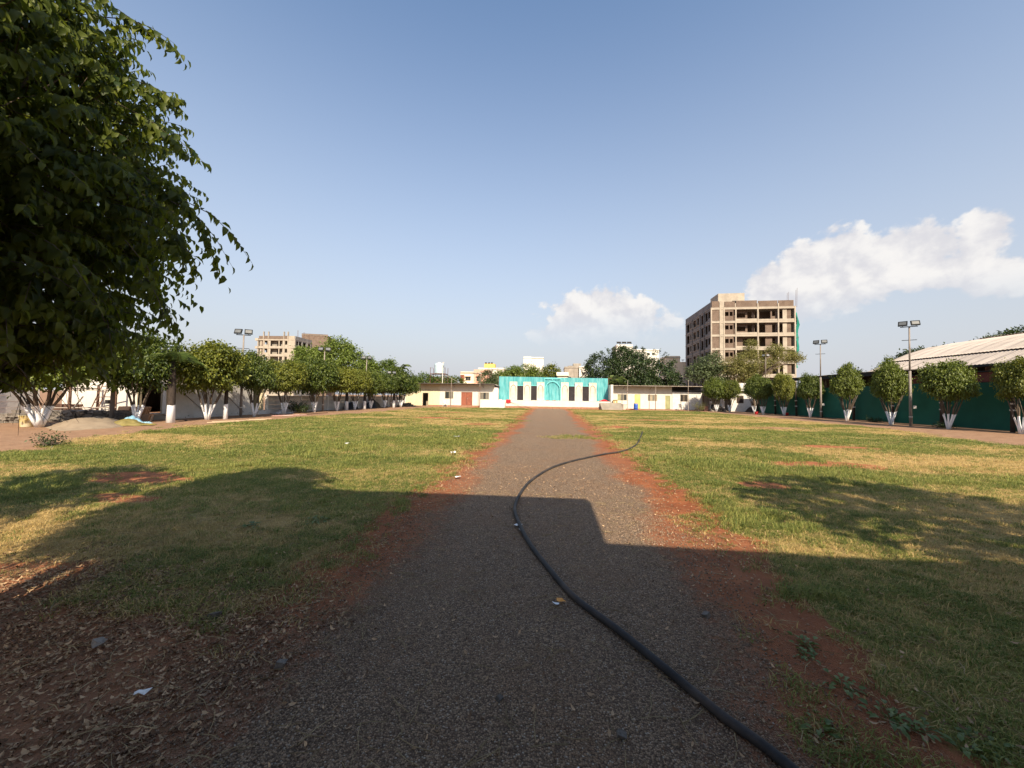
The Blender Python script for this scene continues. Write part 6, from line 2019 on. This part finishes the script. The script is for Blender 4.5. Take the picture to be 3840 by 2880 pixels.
for (x, y, h) in ((-25.3, 17.9, 1.85), (-26.4, 20.0, 1.9), (-24.6, 19.5, 2.3), (-27.6, 18.6, 1.9)):
    MB().tube([(x, y, -0.05), (x + 0.03, y, h)], [0.07, 0.06], 7).build('upright', m_rust, sc)
for (a, c_) in (((-28.0, 18.5, 1.62), (-24.5, 19.5, 1.68)), ((-27.6, 18.6, 1.55), (-25.2, 17.9, 1.6)), ((-28.2, 18.3, 0.62), (-24.5, 19.5, 0.68)), ((-27.8, 18.0, 0.45), (-25.2, 17.9, 0.52)), ((-26.4, 20.0, 1.75), (-25.3, 17.9, 1.72)), ((-25.3, 17.85, 0.3), (-24.9, 18.2, 1.3))):
    MB().tube([a, c_], 0.035, 6).build('rail', m_steel, sc)
ld = thing('ladder', 'leaning pole ladder against the white front wall', 'ladder', (-26.2, 19.5, 0), 0)
for s in (-0.22, 0.22):
    MB().tube([(s, 0, 0), (s + 0.35, 0.7, 2.6)], 0.03, 6).build('rail', m_rust, ld)
for k in range(7):
    t_ = 0.12 + 0.12 * k
    MB().tube([(-0.22 + 0.35 * t_, 0.7 * t_, 2.6 * t_), (0.22 + 0.35 * t_, 0.7 * t_, 2.6 * t_)], 0.02, 5).build('rung', m_rust, ld)
bs = thing('brick_stack', 'brown stack of boards and bricks under the scaffold', 'bricks', (-28.7, 19.6, 0), 0)
bm2 = MB().box(-0.22, 0.22, -0.2, 0.2, 0, 0.13).mesh('brick', mat('brown_block', (0.12, 0.065, 0.045), (0.085, 0.048, 0.034), 3, 0.9, island=0.25))
for j in range(6):
    for k in range(4):
        inst('brick', bm2, bs, (k * 0.46 + R.uniform(-0.02, 0.02), R.uniform(-0.03, 0.03), j * 0.137))
for k, (x, y, a, L) in enumerate(((-17.6, 19.2, 0.9, 1.4), (-17.9, 20.3, 1.15, 2.2), (-17.4, 21.3, 0.7, 1.0), (-17.7, 22.0, 1.2, 1.3))):
    M = Matrix.Rotation(a, 3, 'Z')
    o = MB().obox((0, 0, 0.02), (L, 0.09, 0.03), M).build('plank', mat('pale_plank', (0.62, 0.48, 0.32), (0.52, 0.40, 0.26), 4, 0.8) if k == 0 else bpy.data.materials['pale_plank'], None, False, (x, y, 0))
    tag(o, ['first pale plank on the dirt before the plastered wall', 'longest pale plank on the dirt before the plastered wall', 'shortest pale plank on the dirt before the plastered wall', 'last pale plank on the dirt before the plastered wall'][k], 'plank', 'pale planks on the dirt')
o = MB().obox((0, 0, 0.03), (2.4, 0.5, 0.03), Matrix.Rotation(rad(70), 3, 'Z')).build('pink_sheet', mat('pink_board', (0.62, 0.30, 0.26), (0.68, 0.55, 0.48), 1.5, 0.7), None, False, (-18.9, 26.3, 0))
tag(o, 'pinkish red board lying on the dirt near the panel wall', 'board')
o = MB().tube([(-18.6, 27.0, 0.04), (-18.1, 29.8, 0.10)], 0.035, 6).build('pole_on_ground', m_rust)
tag(o, 'brown pole lying on the dirt beyond the pinkish board', 'pole')
hl2 = spline([Vector(p) for p in ((-20.6, 18.0, 0.02), (-20.7, 18.2, 0.35), (-20.6, 18.6, 0.38), (-20.5, 19.2, 0.12), (-20.3, 19.7, 0.03), (-20.0, 19.3, 0.02))], 6)
o = MB().tube(hl2, 0.022, 7).build('hose', m_hose, None, True)
tag(o, 'black hose looped up off the ground below the open doorway', 'hose')


def twig_heap(name, label, loc, w, h, m_leaf, seed, nb, nl, leaf, cat='bush'):
    r = np.random.default_rng(seed)
    t = thing(name, label, cat, loc)
    b = MB()
    P, A = [], []
    for k in range(nb):
        a = r.uniform(0, 6.28)
        L = w * r.uniform(0.4, 1.0)
        e = Vector((math.cos(a) * L * 0.8, math.sin(a) * L * 0.6, h * r.uniform(0.15, 1.0)))
        s = Vector((r.normal() * w * 0.12, r.normal() * w * 0.1, 0))
        mid = (s + e) / 2 + Vector((0, 0, h * 0.15))
        b.tube([s, mid, e], [0.016, 0.010, 0.003], 4)
        for q in range(nl):
            f = r.uniform(0.3, 1.05)
            p = np.array(s.lerp(e, f)) + r.normal(size=3) * 0.09 + np.array([0, 0, h * 0.12])
            P.append(p)
            A.append(r.normal(size=3) + np.array([0, 0, 0.1]))
    b.build('twigs', m_bark, t)
    P, A = np.array(P), np.array(A)
    P[:, 2] = np.maximum(P[:, 2], 0.03)
    inst('foliage', leaves_mesh('foliage', P, A, r.normal(size=P.shape) + np.array([0, 0, 0.8]), leaf * r.uniform(0.7, 1.3, len(P)), 0.45, m_leaf), t)


twig_heap('cut_branches', 'heap of cut leafy branches at the foot of the leaning ficus', (-20.9, 30.2, 0), 1.5, 0.95, m_lfd, 31, 46, 26, 0.13, 'branches')
twig_heap('dry_bush', 'dry yellowish bush before the rough white wall', (19.7, 53.6, 0), 1.3, 1.15, m_lfo, 32, 40, 20, 0.10)
twig_heap('dark_weed', 'small dark green weed at the left edge of the lawn', (-14.2, 9.6, 0), 0.55, 0.32, m_lfd, 33, 22, 16, 0.07, 'weed')
for k, (x, y) in enumerate(((25.0, 27.2), (25.3, 33.0))):
    twig_heap('low_weed', ['low weeds at the foot of the taller lamp pole', 'low weeds at the foot of the net between the two lamp poles'][k], (x, y, 0), 0.8, 0.3, m_lfd, 34 + k, 20, 14, 0.10, 'weed')
m_scrap = mat('black_tarp', (0.022, 0.022, 0.026), (0.012, 0.012, 0.014), 2, 0.5)
heap('black_sheet_heap', 'black plastic covered heap under the last trees of the left row', 'heap', (-21.6, 45.0, -0.02), 0.7, 2.2, 1.05, m_scrap, 8, 0.45)
heap('black_sheet_heap', 'lower black plastic heap beside the panel wall', 'heap', (-21.7, 40.2, -0.02), 0.6, 1.6, 0.75, m_scrap, 9, 0.45)
stone_pile('scrap_pile', 'dark scrap pile before the ribbed cream shed', (-20.3, 52.6, 0), 40, 2.4, 1.4, 0.5, 0.3, 0.2)
for k, (x, y, c_, lb_) in enumerate(((22.9, 45.6, m_red, 'red bucket at the foot of the forked ficus'), (25.1, 43.9, m_red, 'red bucket before the green net'))):
    t = thing('bucket', lb_, 'bucket', (x, y, 0))
    MB().lathe([(0.14, 0.0), (0.15, 0.02), (0.19, 0.30), (0.20, 0.32), (0.17, 0.31)], 14).build('pail', c_, t, True)
    MB().tube([(0.19, 0, 0.3), (0, -0.2, 0.24), (-0.19, 0, 0.3)], 0.007, 5).build('handle', m_steel, t)
ps = thing('utility_pole', 'dark utility pole with crossbars beyond the open shed', 'utility pole', (43.0, 52.0, 0))
MB().tube([(0, 0, 0), (0, 0, 6.6)], [0.14, 0.10], 8).build('shaft', m_rust, ps)
for z in (5.6, 6.2):
    MB().box(-1.1, 1.1, -0.05, 0.05, z, z + 0.1).build('crossbar', m_rust, ps)
for x in (-1.0, -0.5, 0.5, 1.0):
    MB().lathe([(0.05, 0), (0.07, 0.08), (0.03, 0.16)], 8, (x, 0, 6.3)).build('insulator', m_dplast, ps)

# ------------------------------------------------------------------ litter on the path and lawn
m_paper = mat('white_scrap', (0.74, 0.74, 0.73), (0.64, 0.64, 0.63), 10, 0.7)
m_orange = mat('orange_wrapper', (0.70, 0.30, 0.05), (0.62, 0.25, 0.04), 10, 0.5)


def scrap(loc, s, m, label, name='paper_scrap', seed=0, cat='litter'):
    r = random.Random(seed)
    b = MB()
    V = [(x * s + r.uniform(-.2, .2) * s, y * s * 0.7 + r.uniform(-.2, .2) * s, abs(r.uniform(0.0, 0.35)) * s) for y in (-0.5, 0, 0.5) for x in (-0.5, 0, 0.5)]
    b.add(V, [(j * 3 + i, j * 3 + i + 1, j * 3 + i + 4, j * 3 + i + 3) for j in range(2) for i in range(2)])
    o = b.build(name, m, None, False, (loc[0], loc[1], zg(loc[0], loc[1]) + loc[2]), (0, 0, r.uniform(0, 6)))
    tag(o, label, cat)


scrap((0.12, 1.66, 0.03), 0.06, m_paper, 'torn white paper scrap on the gravel left of the hose end', seed=1)
scrap((0.10, 3.05, 0.03), 0.06, m_orange, 'orange wrapper lying against the hose', 'wrapper', 2)
scrap((0.05, 3.0, 0.03), 0.05, m_paper, 'white scrap beside the orange wrapper', seed=3)
scrap((-0.37, 4.72, 0.03), 0.10, m_paper, 'white scrap against the bend of the hose', seed=4)
scrap((-0.34, 4.58, 0.03), 0.08, m_paper, 'second smaller white scrap along the hose bend', seed=5)
scrap((-1.75, 7.3, 0.03), 0.12, m_paper, 'white scrap at the left edge of the gravel', seed=6)
scrap((-2.6, 10.2, 0.07), 0.16, m_paper, 'white scrap on the grass left of the path', seed=7)
scrap((-3.4, 14.0, 0.07), 0.20, m_paper, 'white scrap farther back on the left grass', seed=8)
scrap((-6.2, 11.4, 0.07), 0.16, m_paper, 'white scrap on the lush left grass', seed=9)
scrap((-2.1, 1.85, 0.03), 0.05, m_paper, 'white plastic shred on the leaf litter', 'plastic_shred', 10)
scrap((-2.75, 2.15, 0.03), 0.09, m_stone, 'grey slate-like scrap on the fallen leaves', 'slate_scrap', 11)
for k, (x, y, s, lb_) in enumerate(((0.35, 1.9, 0.035, 'small pale stone near the torn white paper'), (-0.25, 2.05, 0.03, 'pale pebble on the gravel near the path middle'), (-1.55, 2.15, 0.05, 'grey stone at the edge of the leaf litter'),
                                     (-2.35, 2.55, 0.06, 'dark angular stone among the fallen leaves'), (1.15, 3.0, 0.04, 'brown stone on the gravel right of the hose'))):
    o = inst('loose_stone', stones[k], None, (x, y, 0.022), (0.3, 0.2, k), (s * 1.3, s, s * 0.8))
    tag(o, lb_, 'stone')

# broad-leaved weeds on the bare strip by the right edge
m_weed = leafmat('weed_leaf', (0.070, 0.115, 0.030), (0.160, 0.210, 0.060), 0.25)


def weed(loc, label, seed, n, s):
    r = np.random.default_rng(seed)
    a = r.uniform(0, 6.28, n)
    e = r.uniform(0.1, 0.8, n)
    A = np.stack([np.cos(a) * np.cos(e), np.sin(a) * np.cos(e), np.sin(e) * 0.6], 1)
    P = np.stack([np.cos(a), np.sin(a), np.zeros(n)], 1) * (r.random(n) * s * 0.9)[:, None] + np.array([0, 0, 0.012])
    P[:, 2] += r.random(n) * s * 0.25
    t = thing('weed', label, 'weed', (loc[0], loc[1], zg(*loc)), 0, 'weeds by the bare earth strip')
    inst('foliage', leaves_mesh('foliage', P, A, np.tile([0, 0, 1.0], (n, 1)) + r.normal(size=(n, 3)) * 0.3, s * 0.42 * r.uniform(0.7, 1.3, n), 0.6, m_weed, True), t)
    b = MB()
    for k in range(0, n, 2):
        b.tube([(0, 0, 0), tuple(P[k])], 0.0018, 3, False)
    b.build('stems', m_weed, t)


for k, (x, y, n, s) in enumerate(((1.66, 2.72, 26, 0.10), (1.60, 2.62, 22, 0.08), (1.64, 2.38, 24, 0.09), (1.70, 2.16, 30, 0.10), (1.80, 2.12, 26, 0.09), (1.90, 2.02, 20, 0.08), (2.02, 2.05, 22, 0.09), (-2.9, 4.6, 30, 0.13), (-3.5, 4.3, 26, 0.12), (1.32, 2.05, 26, 0.08))):
    weed((x, y), ['broad-leaved weed at the top of the bare red strip', 'small weed just below the top one on the red strip', 'weed at the bend of the bare red strip', 'largest weed cluster on the bare red strip', 'weed touching the grass beside the largest cluster', 'small weed in the dark soil near the corner grass', 'weed at the corner of the lush grass', 'grey green weed patch in the shaded left grass', 'second grey green weed in the shaded left grass', 'weed in the grass tuft right of the hose'][k], 70 + k, n, s)
